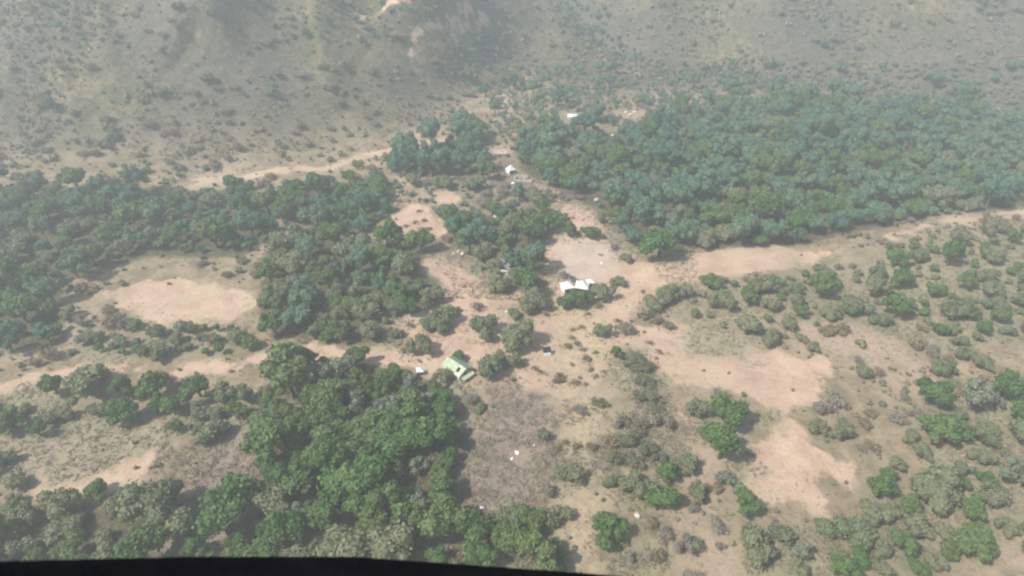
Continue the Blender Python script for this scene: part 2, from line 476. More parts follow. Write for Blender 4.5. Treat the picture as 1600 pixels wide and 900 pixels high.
M['greenroof'] = plain_material('sage_sheet', (0.20, 0.31, 0.20), (0.28, 0.39, 0.27), 1.3, 0.5)
M['creamroof'] = plain_material('cream_sheet', (0.33, 0.41, 0.26), (0.50, 0.56, 0.40), 1.3, 0.55)
M['wood'] = plain_material('old_wood', (0.16, 0.12, 0.085), (0.27, 0.21, 0.155), 3, 0.9, 0, (1, 1, 0.2))
M['dark'] = plain_material('dark_opening', (0.035, 0.035, 0.032), (0.06, 0.055, 0.05), 2, 0.9)
M['tin'] = plain_material('grey_sheet', (0.17, 0.175, 0.17), (0.29, 0.29, 0.28), 1.0, 0.6, 0.1)
M['stone'] = plain_material('pale_stone', (0.42, 0.38, 0.33), (0.60, 0.56, 0.50), 1.6, 0.9)
M['rust'] = plain_material('clay_sheet', (0.40, 0.28, 0.24), (0.50, 0.38, 0.33), 1.4, 0.8)
M['panel'] = plain_material('solar_glass', (0.020, 0.018, 0.035), (0.030, 0.026, 0.045), 6, 0.15)
M['plaster'] = plain_material('rough_plaster', (0.50, 0.47, 0.42), (0.62, 0.58, 0.52), 1.5, 0.9)
M['rubber'] = plain_material('black_rubber', (0.004, 0.004, 0.005), (0.006, 0.006, 0.007), 20, 0.9, 0.0, None, 0.06)

# ------------------------------------------------------------------ the ground sheet
def axis(lo, hi, step, far):
    a = list(np.arange(lo, hi + 0.01, step))
    s = step; x = hi
    while x < far:
        s *= 1.16; x += s; a.append(x)
    s = step; x = lo; pre = []
    while x > -far:
        s *= 1.16; x -= s; pre.append(x)
    return np.array(pre[::-1] + a)

gx = axis(-345, 345, 1.7, 1500)
gy = axis(40, 520, 1.6, 1500)
GX, GY = np.meshgrid(gx, gy)
GZ = height(GX, GY)
nx_, ny_ = len(gx), len(gy)
V = np.stack([GX.ravel(), GY.ravel(), GZ.ravel()], 1)
ii = (np.arange(ny_ - 1)[:, None] * nx_ + np.arange(nx_ - 1)[None]).ravel()
Q = np.stack([ii, ii + 1, ii + 1 + nx_, ii + nx_], 1)
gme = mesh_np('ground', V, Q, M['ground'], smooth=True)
def put(name, arr):
    a = gme.attributes.new(name, 'FLOAT', 'POINT')
    a.data.foreach_set('value', np.asarray(arr, dtype=np.float32).ravel())
vx, vy = V[:, 0], V[:, 1]
put('soil', np.clip(0.5 + soil_sd(vx, vy) / 12, 0, 1))
put('burn', np.clip(0.5 + (maxsd(BURN, vx, vy) + 2.2 * ragged(vx, vy)) / 20, 0, 1))
put('grass', np.clip(0.5 + maxsd(GRASS, vx, vy) / 18, 0, 1))
put('pale', np.clip(0.5 + maxsd(PALE, vx, vy) / 10, 0, 1))
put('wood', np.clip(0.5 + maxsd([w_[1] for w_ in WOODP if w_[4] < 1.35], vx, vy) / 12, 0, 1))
put('brush', np.clip(0.5 + (maxsd(BRUSH, vx, vy) + ragged(vx, vy)) / 14, 0, 1))
put('hill', sstep(-10, 50, vy - hill_start(vx) + 55 * sstep(-10, 40, vx)))
ground = link('ground', gme)
tag(ground, 'dry tan hillside and valley ground with bare pinkish soil clearings', kind='structure')

# ------------------------------------------------------------------ plants
def cube_sphere(k=3):
    """unit sphere of quads"""
    V = []; Qd = []
    for ax in range(3):
        for sg in (-1, 1):
            b = len(V)
            for i in range(k + 1):
                for j in range(k + 1):
                    p = [0, 0, 0]; p[ax] = sg
                    p[(ax + 1) % 3] = (2 * i / k - 1) * sg; p[(ax + 2) % 3] = 2 * j / k - 1
                    V.append(p)
            for i in range(k):
                for j in range(k):
                    a = b + i * (k + 1) + j
                    Qd.append((a, a + k + 1, a + k + 2, a + 1))
    V = np.array(V, float); V /= np.linalg.norm(V, axis=1)[:, None]
    return V, np.array(Qd)
SPH_V, SPH_Q = cube_sphere(3)
SPH2_V, SPH2_Q = cube_sphere(2)

def leaves(P, D, size, rng, jitter=0.7):
    """one quad leaf clump at each P, roughly facing D"""
    n = len(P)
    nr = D + rng.normal(0, jitter, (n, 3)); nr /= np.linalg.norm(nr, axis=1)[:, None]
    t = rng.normal(0, 1, (n, 3)); t -= nr * (t * nr).sum(1)[:, None]; t /= np.linalg.norm(t, axis=1)[:, None]
    b = np.cross(nr, t)
    s = size * rng.uniform(0.6, 1.35, n)[:, None]
    e = rng.uniform(0.55, 1.0, n)[:, None]
    V = np.empty((n, 4, 3))
    V[:, 0] = P - t * s; V[:, 1] = P - b * s * e + nr * s * 0.25
    V[:, 2] = P + t * s; V[:, 3] = P + b * s * e - nr * s * 0.15
    return V.reshape(-1, 3), np.arange(n * 4).reshape(n, 4)

def crown_mesh(rng, nl=16, nleaf=1500, leaf=0.085, hz=0.85, zc=1.05, lr=(0.26, 0.46), gap=0.0, core=True, spiky=0.0, fill=False):
    """foliage crown of unit radius, many leaf clumps over uneven lobes"""
    d = rng.normal(0, 1, (nl, 3)); d /= np.linalg.norm(d, axis=1)[:, None]
    d[:, 2] = np.where(d[:, 2] < -0.35, -d[:, 2] * 0.6, d[:, 2])
    rad = rng.uniform(0.25, 0.78, nl)
    an = np.arctan2(d[:, 1], d[:, 0]); ph = rng.uniform(0, 6.28, 2)
    rad = rad * (1 + 0.22 * np.sin(an + ph[0]) + 0.16 * np.sin(2 * an + ph[1]))
    C = d * rad[:, None]; C[:, 2] = C[:, 2] * hz
    R = rng.uniform(lr[0], lr[1], nl)
    C[:, 2] += zc
    # some lobes stick out
    out = rng.random(nl) < 0.25
    C[out, :2] *= 1.25
    w_ = R ** 2; w_ /= w_.sum()
    li = rng.choice(nl, nleaf, p=w_)
    dd = rng.normal(0, 1, (nleaf, 3)); dd[:, 2] += 0.25; dd /= np.linalg.norm(dd, axis=1)[:, None]
    rr = R[li] * rng.normal(0.97, 0.10 + spiky, nleaf)
    if fill: rr = R[li] * rng.uniform(0.15, 1.15, nleaf) ** 0.6
    P = C[li] + dd * rr[:, None] * np.array([1, 1, 0.9])
    keep = np.ones(nleaf, bool)
    for k in range(nl):
        ds = np.linalg.norm(P - C[k], axis=1)
        if not fill: keep &= ~((ds < 0.78 * R[k]) & (li != k))
    if gap > 0:
        keep &= rng.random(nleaf) > gap
    P = P[keep]; dd = dd[keep]; li = li[keep]
    Vl, Ql = leaves(P, dd, leaf, rng)
    lt = rng.uniform(0.0, 1.0, nl)
    tl = np.repeat(0.55 * lt[li] + 0.45 * rng.random(len(P)), 4)
    Vs, Qs, Ts = [Vl], [Ql], [tl]
    off = len(Vl)
    if core:
        for k in range(nl):
            v = SPH_V * (R[k] * 0.84) * (1 + rng.normal(0, 0.06, (len(SPH_V), 1)))
            v = v * np.array([1, 1, 0.9]) + C[k]
            Vs.append(v); Qs.append(SPH_Q + off); Ts.append(np.full(len(v), 0.35 * lt[k])); off += len(v)
    return np.concatenate(Vs), np.concatenate(Qs), np.concatenate(Ts)

def tube(path, radii, k=6):
    V = []; Qd = []
    path = [Vector(p) for p in path]
    for i, p in enumerate(path):
        d = (path[min(i + 1, len(path) - 1)] - path[max(i - 1, 0)]).normalized()
        a = d.orthogonal().normalized(); b = d.cross(a)
        for j in range(k):
            t = 2 * math.pi * j / k
            V.append(p + (a * math.cos(t) + b * math.sin(t)) * radii[i])
    for i in range(len(path) - 1):
        for j in range(k):
            Qd.append((i * k + j, i * k + (j + 1) % k, (i + 1) * k + (j + 1) % k, (i + 1) * k + j))
    return np.array(V), np.array(Qd)

def trunk_mesh(rng, h=0.9, r=0.085):
    Vs, Qs = [], []; off = 0
    lean = rng.normal(0, 0.06, 2)
    top = (lean[0], lean[1], h)
    v, q = tube([(0, 0, -0.15), (0, 0, 0.02), (lean[0] * .4, lean[1] * .4, h * .5), top], [r * 1.5, r * 1.15, r * .85, r * .6])
    Vs.append(v); Qs.append(q); off += len(v)
    for k in range(5):
        a = k * 1.256 + rng.uniform(-.3, .3); l = rng.uniform(.35, .6)
        z0 = h * rng.uniform(.45, .9)
        s = (lean[0] * z0 / h, lean[1] * z0 / h, z0)
        e = (s[0] + math.cos(a) * l, s[1] + math.sin(a) * l, z0 + rng.uniform(.25, .5))
        mid = ((s[0] + e[0]) / 2, (s[1] + e[1]) / 2, (s[2] + e[2]) / 2 + .05)
        v, q = tube([s, mid, e], [r * .55, r * .38, r * .15], 5)
        Vs.append(v); Qs.append(q + off); off += len(v)
    return np.concatenate(Vs), np.concatenate(Qs)

KIND = {}
prng = np.random.default_rng(5)
def build_kind(k, nvar, **kw):
    KIND[k] = []
    for i in range(nvar):
        kv = dict(kw)
        kv['nl'] = max(7, int(kw['nl'] * prng.uniform(0.6, 1.35)))
        kv['hz'] = kw['hz'] * prng.uniform(0.75, 1.3)
        kv['lr'] = (kw['lr'][0] * prng.uniform(0.7, 1.0), kw['lr'][1] * prng.uniform(0.85, 1.1))
        kv['spiky'] = kw.get('spiky', 0) + prng.uniform(0, 0.07)
        V_, Q_, T_ = crown_mesh(prng, **kv)
        KIND[k].append(mesh_np('crown_' + k, V_, Q_, M[k], T_))
build_kind('green', 9, nl=20, nleaf=2300, leaf=0.075, hz=0.8, zc=1.0, lr=(0.16, 0.44))
build_kind('blue', 9, nl=16, nleaf=1700, leaf=0.075, hz=1.0, zc=1.05, lr=(0.24, 0.44))
build_kind('olive', 9, nl=15, nleaf=1500, leaf=0.075, hz=0.6, zc=0.62, lr=(0.26, 0.46))
build_kind('pale', 4, nl=18, nleaf=1500, leaf=0.075, hz=0.9, zc=1.0, lr=(0.18, 0.36), gap=0.15, spiky=0.12)
build_kind('grey', 5, nl=14, nleaf=2000, leaf=0.055, hz=0.55, zc=0.48, lr=(0.22, 0.46), fill=True, core=False)
build_kind('brown', 5, nl=12, nleaf=1400, leaf=0.065, hz=0.5, zc=0.42, lr=(0.24, 0.46), fill=True, core=False)
build_kind('scrub', 5, nl=16, nleaf=2400, leaf=0.055, hz=0.42, zc=0.36, lr=(0.2, 0.42), fill=True, core=False)
TRUNKS = []
for i in range(4):
    v, q = trunk_mesh(prng); TRUNKS.append(mesh_np('trunk', v, q, M['bark'], smooth=True))
LOWTRUNKS = []
for i in range(3):
    v, q = trunk_mesh(prng, 0.42, 0.07); LOWTRUNKS.append(mesh_np('stem', v, q, M['bark'], smooth=True))
NAMES = {'green': 'broadleaf_tree', 'blue': 'evergreen_tree', 'olive': 'olive_bush', 'pale': 'silvery_tree', 'grey': 'dry_bush', 'brown': 'brown_shrub', 'scrub': 'scrub_bush'}
CATS = {'green': 'tree', 'blue': 'tree', 'olive': 'bush', 'pale': 'tree', 'grey': 'bush', 'brown': 'shrub', 'scrub': 'bush'}
ZC = {'green': 1.0, 'blue': 1.05, 'olive': 0.6, 'pale': 1.0, 'grey': 0.5, 'brown': 0.45, 'scrub': 0.35}
PLACED = []            # x, y, R of everything already planted
counts = {}

def plant(k, x, y, R, label, group=None, rng=random):
    z = float(height(x, y))
    root = link(NAMES[k], None)
    root.empty_display_size = 0.5
    root.location = (x, y, z - 0.02)
    root.rotation_euler = (0, 0, rng.uniform(0, 6.283))
    tag(root, label, CATS[k], group)
    c = link('crown', rng.choice(KIND[k]), root)
    c.scale = (R * rng.uniform(.85, 1.15), R * rng.uniform(.85, 1.15), R * rng.uniform(.78, 1.22))
    low = k in ('olive', 'grey', 'brown', 'scrub')
    t = link('stem' if low else 'trunk', rng.choice(LOWTRUNKS if low else TRUNKS), root)
    t.scale = (R, R, R)
    PLACED.append((x, y, R))
    counts[k] = counts.get(k, 0) + 1
    return root

def plant_px(k, px, py, rpx, label, group=None):
    x, y, z, t = at(px, py)
    R = rpx * t / FPX / math.cos(math.atan(math.hypot(px - 800, py - 450) / FPX))
    R = rpx * (t * math.cos(math.atan(math.hypot(px - 800, py - 450) / FPX))) / FPX
    R *= 1.14
    x, y, z, t = at(px, py, ZC[k] * R)
    return plant(k, x, y, R, label, group)

# the plants that stand out singly in the photograph
TREES = [
    # around the shed and the left-hand soil strip
    ('olive', 659, 538, 20, 'dark round tree on the soil strip above the grove'),
    ('olive', 672, 503, 17, 'left part-round bush of the wide clump above the shed'),
    ('olive', 697, 496, 19, 'largest bush of the wide green clump above the shed'),
    ('olive', 690, 514, 12, 'low front bush of the wide clump above the shed'),
    ('olive', 709, 484, 9, 'small dark bush at the top right of the wide clump above the shed'),
    ('olive', 752, 507, 24, 'big round grey-green tree right of the wide clump'),
    ('grey', 746, 479, 9, 'brownish bush just above the big round grey-green tree'),
    ('olive', 803, 530, 26, 'tallest round olive tree in the middle of the clearing'),
    ('olive', 806, 566, 14, 'smaller round bush at the foot of the tallest round olive tree'),
    ('olive', 764, 573, 22, 'wide olive bush just right of the green-roofed shed'),
    ('olive', 783, 562, 12, 'small bush between the wide olive bush and the tallest olive tree'),
    ('green', 718, 555, 9, 'small green tree right behind the green-roofed shed'),
    ('olive', 694, 590, 13, 'brownish olive bush in front of the green-roofed shed'),
    ('green', 634, 588, 10, 'dark tree at the grove top beside the small white tent'),
    ('brown', 640, 506, 6, 'small brown shrub on soil left of the wide clump'),
    ('brown', 631, 547, 7, 'small dark shrub at the edge of the left soil strip'),
    ('olive', 617, 521, 11, 'pale grey-green bush at the edge of the left woodland'),
    ('olive', 612, 478, 16, 'grey rounded bush at the right rim of the left woodland'),
    ('green', 641, 479, 15, 'dark rimmed tree at the right rim of the left woodland'),
    ('olive', 670, 462, 20, 'bright green bush on the grassy edge above the wide clump'),
    # beside and below the white tents
    ('olive', 838, 471, 17, 'elongated bush left of the tents, right end'),
    ('olive', 822, 481, 13, 'elongated bush left of the tents, middle'),
    ('olive', 804, 489, 11, 'elongated bush left of the tents, left end'),
    ('green', 883, 470, 13, 'bright green tree below the left white tent'),
    ('green', 903, 466, 14, 'dark green tree below the middle white tent'),
    ('green', 920, 463, 11, 'narrow green tree below the right white tent'),
    ('olive', 940, 453, 17, 'large grey-green bush right of the white tents'),
    ('olive', 967, 438, 12, 'round bush at the lower right rim of the round pale clearing'),
    ('olive', 978, 402, 9, 'single round bush right of the round pale clearing'),
    ('grey', 960, 386, 7, 'dry brown bush at the upper right of the round pale clearing'),
    ('grey', 879, 428, 9, 'grey bush above the left white tent'),
    ('brown', 937, 477, 6, 'small round brown shrub below the large grey-green bush'),
    ('brown', 865, 481, 5, 'tiny brown shrub below left of the tents'),
    ('green', 891, 358, 11, 'left dark tree above the round pale clearing'),
    ('green', 924, 361, 12, 'right olive tree above the round pale clearing'),
    ('brown', 903, 366, 6, 'small shrub between the two trees above the round clearing'),
    ('olive', 880, 341, 7, 'small olive bush on the soil tongue at the forest edge'),
    ('olive', 940, 344, 8, 'bush on the forest edge right of the soil tongue'),
    ('blue', 988, 362, 17, 'silvery evergreen at the front rim of the right forest'),
    ('green', 1033, 376, 25, 'light green broad tree at the front rim of the right forest'),
    # centre grove crowns
    ('green', 826, 357, 21, 'pale green broad crown at the top of the centre grove'),
    ('green', 857, 344, 18, 'bright green crown at the top right of the centre grove'),
    ('blue', 832, 402, 20, 'dark blue-green crown at the right rim of the centre grove'),
    ('green', 822, 437, 19, 'green crown at the lower right end of the centre grove'),
    ('olive', 778, 440, 17, 'low grey-green crown just below the ruined shack'),
    ('blue', 748, 350, 18, 'blue-green crown in the upper middle of the centre grove'),
    ('blue', 733, 372, 18, 'blue-green crown at the left of the centre grove'),
    ('olive', 692, 333, 11, 'olive bush at the right rim of the small sandy clearing'),
    ('olive', 708, 329, 10, 'second olive bush right of the small sandy clearing'),
    ('grey', 757, 317, 12, 'grey dry bush above the centre grove'),
    ('brown', 698, 373, 9, 'brownish shrub at the lower right of the small sandy clearing'),
    ('olive', 771, 412, 12, 'grey-green bush just left of the ruined shack'),
    ('blue', 803, 409, 12, 'blue-green crown just right of the ruined shack'),
    ('olive', 786, 401, 10, 'low crown just behind the ruined shack'),
    # evergreen strip
    ('blue', 624, 258, 16, 'leftmost dark evergreen of the strip below the pale track'),
    ('blue', 673, 253, 19, 'darkest wide evergreen in the strip below the pale track'),
    ('blue', 708, 249, 17, 'evergreen right of the darkest one in the strip'),
    ('blue', 732, 230, 17, 'upper right evergreen of the strip below the pale track'),
    ('blue', 723, 188, 13, 'lone evergreen on the brown slope above the strip'),
    ('green', 757, 266, 14, 'green tree left of the far white tent'),
    ('olive', 695, 284, 13, 'low bush in front of the evergreen strip'),
    # right-hand slope
    ('olive', 943, 518, 12, 'single round bush in the middle of the right soil slope'),
    ('grey', 980, 514, 14, 'sparse grey bush right of the single round bush'),
    ('olive', 1022, 472, 17, 'dark olive bush in the clump near the right edge of the soil'),
    ('olive', 1041, 464, 15, 'right bush of the clump near the right edge of the soil'),
    ('scrub', 1008, 491, 11, 'lower left bush of the clump near the right edge of the soil'),
    ('brown', 1027, 498, 10, 'brown shrub below the clump near the right edge of the soil'),
    ('green', 964, 551, 9, 'dark upper left head of the long bush on the right slope'),
    ('scrub', 984, 559, 18, 'middle of the long pale green bush on the right slope'),
    ('scrub', 1004, 574, 16, 'lower right end of the long bush on the right slope'),
    ('scrub', 1012, 597, 14, 'bush just below the long bush on the right slope'),
    ('brown', 915, 559, 8, 'brown shrub right of the solar panel'),
    ('brown', 870, 592, 11, 'wide brown shrub below the solar panel'),
    ('brown', 898, 597, 6, 'small brown shrub right of the wide brown shrub'),
    ('scrub', 937, 630, 13, 'grey-green bush on the tan grass below the right slope'),
    ('scrub', 1021, 622, 17, 'bush left of the pinkish dry mound at the right'),
    ('grey', 1034, 657, 19, 'pinkish dry mound of brush at the right'),
    ('olive', 848, 680, 11, 'single round grey bush at the right of the grey brush area'),
    ('brown', 903, 697, 7, 'middle shrub of the row on tan grass'),
    ('brown', 927, 697, 9, 'right shrub of the row on tan grass'),
    ('brown', 883, 690, 5, 'upper left shrub of the row on tan grass'),
    ('brown', 869, 699, 5, 'leftmost shrub of the row on tan grass'),
    ('olive', 890, 738, 19, 'grey-green bush at the lower right of the grey brush area'),
    ('grey', 852, 764, 14, 'grey twiggy bush at the bottom of the grey brush area'),
    ('olive', 805, 806, 21, 'round bush at the bottom end of the grey brush area'),
    ('olive', 855, 812, 18, 'dark bush ringed by pale soil near the bottom'),
    ('olive', 882, 805, 13, 'smaller bush right of the dark bush ringed by pale soil'),
    ('green', 946, 815, 19, 'upper green bush of the cluster at the lower right'),
    ('green', 967, 826, 16, 'right green bush of the cluster at the lower right'),
    ('green', 946, 846, 17, 'front green bush of the cluster at the lower right'),
    ('olive', 985, 756, 24, 'large pale green bush above the cluster at the lower right'),
    ('olive', 1015, 762, 19, 'bush right of the large pale green bush'),
    ('green', 1040, 776, 20, 'dark bush at the right edge above the bottom corner'),
    ('olive', 958, 752, 13, 'left bush beside the large pale green bush'),
    ('brown', 1018, 815, 12, 'brown shrub on the soil at the bottom right'),
    ('grey', 1040, 835, 14, 'twiggy shrub in the bottom right corner of the soil'),
    ('scrub', 985, 690, 20, 'brownish olive brush left of the pinkish dry mound'),
    ('scrub', 1010, 700, 18, 'brownish olive brush below the pinkish dry mound'),
    ('scrub', 965, 715, 15, 'low brush at the left of the brownish olive patch'),
    ('scrub', 975, 660, 15, 'upper brush of the brownish olive patch'),
    ('scrub', 1003, 594, 15, 'bush joining the long bush on the right slope to those below it'),
    ('scrub', 1024, 640, 13, 'small bush just above the pinkish dry mound'),
    ('scrub', 1000, 620, 13, 'bush left of and above the pinkish dry mound'),
    ('scrub', 996, 667, 17, 'brush at the upper right of the brownish olive patch'),
    ('brown', 957, 688, 14, 'brown brush at the left end of the brownish olive patch'),
    ('scrub', 990, 722, 15, 'brush at the lower end of the brownish olive patch'),
    ('green', 1045, 735, 17, 'dark green bush at the right edge below the dry mound'),
    ('scrub', 1032, 715, 14, 'olive bush left of the dark green bush at the right edge'),
    ('grey', 737, 622, 12, 'pale twiggy bush between the shed and the grey brush area'),
    ('olive', 752, 637, 8, 'small olive bush at the top of the grey brush area'),
    ('brown', 727, 690, 8, 'brown shrub at the left rim of the grey brush area'),
    ('grey', 905, 640, 11, 'grey shrub on tan grass below the wide brown shrub'),
    ('brown', 1030, 870, 13, 'brown brush in the very bottom right corner'),
    ('grey', 985, 872, 11, 'grey brush below the green cluster at the lower right'),
    ('olive', 1046, 508, 9, 'small bush at the right edge on the soil below the clump'),
    # silvery crowns of the grove
    ('pale', 560, 632, 19, 'silvery tree at the left edge of the big grove'),
    ('pale', 566, 668, 14, 'smaller silvery tree below the silvery one at the grove edge'),
    ('pale', 588, 720, 18, 'silvery tree in the lower left of the big grove'),
    ('pale', 655, 725, 15, 'silvery twiggy tree in the lower right of the big grove'),
    ('green', 645, 640, 30, 'broad bright green crown at the top of the big grove'),
    ('green', 620, 690, 31, 'broad bright green crown in the heart of the big grove'),
    ('green', 672, 682, 30, 'bright green crown at the right of the big grove'),
    ('green', 693, 668, 19, 'rim crown at the right edge of the big grove'),
    ('green', 600, 780, 26, 'bright crown at the lower left of the big grove beside a dark gap'),
    ('green', 648, 772, 14, 'low crown sunk in the dark gap of the big grove'),
    ('green', 693, 760, 22, 'pale green rounded crown at the lower right rim of the big grove'),
    ('green', 640, 622, 18, 'upper rim crown of the big grove below the small white tent'),
    ('green', 600, 605, 19, 'upper left crown of the big grove beside the dark gap'),
]
for a in TREES:
    plant_px(*a)
# little dark shrubs on the sandy clearing
for (px, py, r) in [(605, 352, 5), (662, 344, 4), (660, 357, 4), (672, 357, 3.4), (644, 362, 4), (634, 352, 3.4), (655, 329, 3), (649, 346, 3), (637, 370, 3)]:
    plant_px('brown', px, py, r, 'small dark shrub dotted on the small sandy clearing', 'shrubs dotted on the sandy clearing')
for (px, py, r) in [(894, 527, 4), (909, 510, 4), (896, 515, 3), (918, 490, 4), (853, 490, 4), (902, 535, 5), (911, 545, 4), (931, 549, 4), (922, 577, 4), (930, 588, 4), (945, 580, 3), (836, 574, 3), (843, 580, 4), (885, 540, 6), (1015, 535, 4), (1030, 548, 4), (914, 600, 3), (965, 500, 4), (1005, 455, 3), (963, 510, 3)]:
    plant_px('brown', px, py, r, 'low brown shrub scattered over the open soil slope around the solar panel', 'shrubs on the open soil slope')

# places kept free of random plants: buildings and small things
KEEP = [at(px, py)[:2] + (r,) for px, py, r in [(716, 577, 6.5), (657, 584, 2.2), (656, 591, 2.2), (855, 552, 4), (890, 452, 5), (912, 452, 6), (922, 445, 4), (788, 418, 2.6), (798, 268, 6), (815, 280, 7), (780, 243, 7), (893, 184, 6), (893, 193, 4), (893, 201, 3), (985, 178, 6), (957, 212, 4), (933, 312, 4), (806, 712, 4), (712, 397, 5), (640, 770, 0.5), (588, 584, 2.5), (791, 487, 2)]]

def free(x, y, R, f=1.0):
    for a, b, r in PLACED:
        if (a - x) ** 2 + (b - y) ** 2 < ((r + R) * f) ** 2: return False
    for a, b, r in KEEP:
        if (a - x) ** 2 + (b - y) ** 2 < (r + R) ** 2: return False
    return True

def seen(x, y, z, pad=40):
    X = x; Yv = y * CP - (z - CAMZ) * SP * 1.0
    dep = y * CP - (z - CAMZ) * SP
    up = y * SP + (z - CAMZ) * CP
    if dep < 1: return None
    px = 800 + FPX * X / dep; py = 450 - FPX * up / dep
    if -pad < px < 1600 + pad and -pad < py < 900 + pad: return px, py, dep
    return None

# random packing of the wooded areas
rr = random.Random(3)
cand = []             # (projected size, k, x, y, R, where)
BIG = {}
def bucket_add(x, y, R):
    BIG.setdefault((int(x // 12), int(y // 12)), []).append((x, y, R))
for p in PLACED: bucket_add(*p)
KEEPB = KEEP
def free_b(x, y, R, f):
    bx, by = int(x // 12), int(y // 12)
    for i in (-1, 0, 1):
        for j in (-1, 0, 1):
            for a, b, r in BIG.get((bx + i, by + j), ()):
                if (a - x) ** 2 + (b - y) ** 2 < ((r + R) * f) ** 2: return False
    for a, b, r in KEEPB:
        if (a - x) ** 2 + (b - y) ** 2 < (r + R) ** 2: return False
    return True

def scatter(P, kinds, rmean, spacing, where, tries):
    lo = P.min(0); hi = P.max(0)
    X = RNG.uniform(lo[0], hi[0], tries); Y = RNG.uniform(lo[1], hi[1], tries)
    ins = sd_poly(P, X, Y) + 0.5 * ragged(X, Y) > 0.3
    X = X[ins]; Y = Y[ins]
    so = soil_sd(X, Y); Z = height(X, Y)
    ks = list(kinds); ws = [kinds[k] for k in ks]
    for x, y, z, s in zip(X, Y, Z, so):
        R = rmean * (0.5 + rr.random() ** 1.3)
        if s > -R * 0.5: continue
        v = seen(x, y, z)
        if not v: continue
        if not free_b(x, y, R, 0.5 * spacing * 1.12): continue
        if where not in ('grove', 'strip') and vnoise(x * .045, y * .045, 52) < .27 and rr.random() < .8: continue
        k = rr.choices(ks, ws)[0]
        if k in ('grey', 'brown'): R *= 0.75
        bucket_add(x, y, R)
        cand.append((R / v[2], k, float(x), float(y), R, where))
for n_, P, kinds, r_, s_ in WOODP:
    ar = float(np.prod(P.max(0) - P.min(0)))
    scatter(P, kinds, r_, s_, n_, int(min(26000, ar / (r_ * r_) * 9)))

# loose bushes over the open ground and the hills
n_try = 105000
X = RNG.uniform(-420, 420, n_try); Y = RNG.uniform(50, 560, n_try)
dens = 0.55 * fbm(X * 0.028, Y * 0.028, 3, 77) + 0.45 * fbm(X * 0.050 + Y * 0.021, Y * 0.012 - X * 0.006, 3, 79); so = soil_sd(X, Y); Z = height(X, Y)
hl = sstep(-10, 60, Y - hill_start(X)); bn = maxsd(BURN, X, Y); pl_ = maxsd(PALE, X, Y); wd_ = maxsd([w_[1] for w_ in WOODP], X, Y)
pick = RNG.random(n_try)
for x, y, z, d_, s, h_, b_, p_, q_, pk in zip(X, Y, Z, dens, so, hl, bn, pl_, wd_, pick):
    if q_ > 0 or p_ > -1: continue
    if s > -0.5 or b_ > -1:
        if pk > 0.02: continue
    elif pk > 0.10 + 0.9 * float(sstep(0.46, 0.58, d_)): continue
    elif h_ < 0.3 and pk > 0.5: continue
    elif h_ > 0.3 and x > 60 and pk > 0.6: continue
    v = seen(x, y, z)
    if not v: continue
    # inside the photo strip the open ground near the camera is planted by hand
    strip = 540 < v[0] < 1060 and v[1] > 480
    if strip and pk > 0.10: continue
    R = (0.6 + 2.4 * rr.random() ** 2.2) * (1 + 0.5 * h_)
    if s > -2 or strip: R = rr.uniform(0.4, 0.9)
    if not free_b(x, y, R, 0.62): continue
    k = rr.choices(['olive', 'brown', 'grey', 'blue'], [3, 4, 3, 1.2 * h_])[0]
    bucket_add(x, y, R)
    cand.append((R / v[2], k, float(x), float(y), R, 'hill' if h_ > .5 else 'open'))

WHERE = {
    'grove': 'in the dense lower left grove', 'leftslope': 'in the woods at the far left', 'forest': 'in the forest behind the round clearing',
    'midleft': 'in the woodland below the sandy clearing', 'centre': 'in the grove around the ruined shack', 'strip': 'in the row below the pale hillside track',
    'leftmid': 'in the copse left of the small sandy clearing', 'midscrub': 'among the scrub below the far white tent', 'upper': 'at the foot of the hills',
    'rightslope': 'on the bushy slope at the far right', 'gully': 'in the shaded gullies of the hazy hills', 'lowfront': 'in the low thicket along the bottom', 'hill': 'dotted on the hazy hillside', 'open': 'scattered on the dry open ground'}
ADJ = {'green': 'leafy green tree', 'blue': 'blue-green evergreen tree', 'olive': 'rounded olive bush', 'pale': 'silvery green tree', 'grey': 'grey twiggy bush', 'brown': 'low brown shrub'}
cand.sort(reverse=True)
box = {}
for sz, k, x, y, R, where in cand:
    b_ = box.setdefault(where, [x, x, y, y]); box[where] = [min(b_[0], x), max(b_[1], x), min(b_[2], y), max(b_[3], y)]
def part_of(where, x, y):
    a, b_, c, d = box[where]
    u = (x - a) / (b_ - a + 1e-6); v = (y - c) / (d - c + 1e-6)
    return ('near', 'middle', 'far')[min(2, int(v * 3))] + ' ' + ('left', 'centre-left', 'centre-right', 'right')[min(3, int(u * 4))] + ' part'
LIMIT = {'green': 300, 'blue': 300, 'olive': 300, 'pale': 60, 'grey': 160, 'brown': 160}
rest = {}
for sz, k, x, y, R, where in cand:
    if counts.get(k, 0) < LIMIT[k]:
        plant(k, x, y, R, ADJ[k] + ' ' + WHERE[where] + ', ' + part_of(where, x, y), (ADJ[k] + ('es ' if ADJ[k].endswith('sh') else 's ')) + WHERE[where], rr)
    else:
        rest.setdefault(k, []).append((x, y, R))

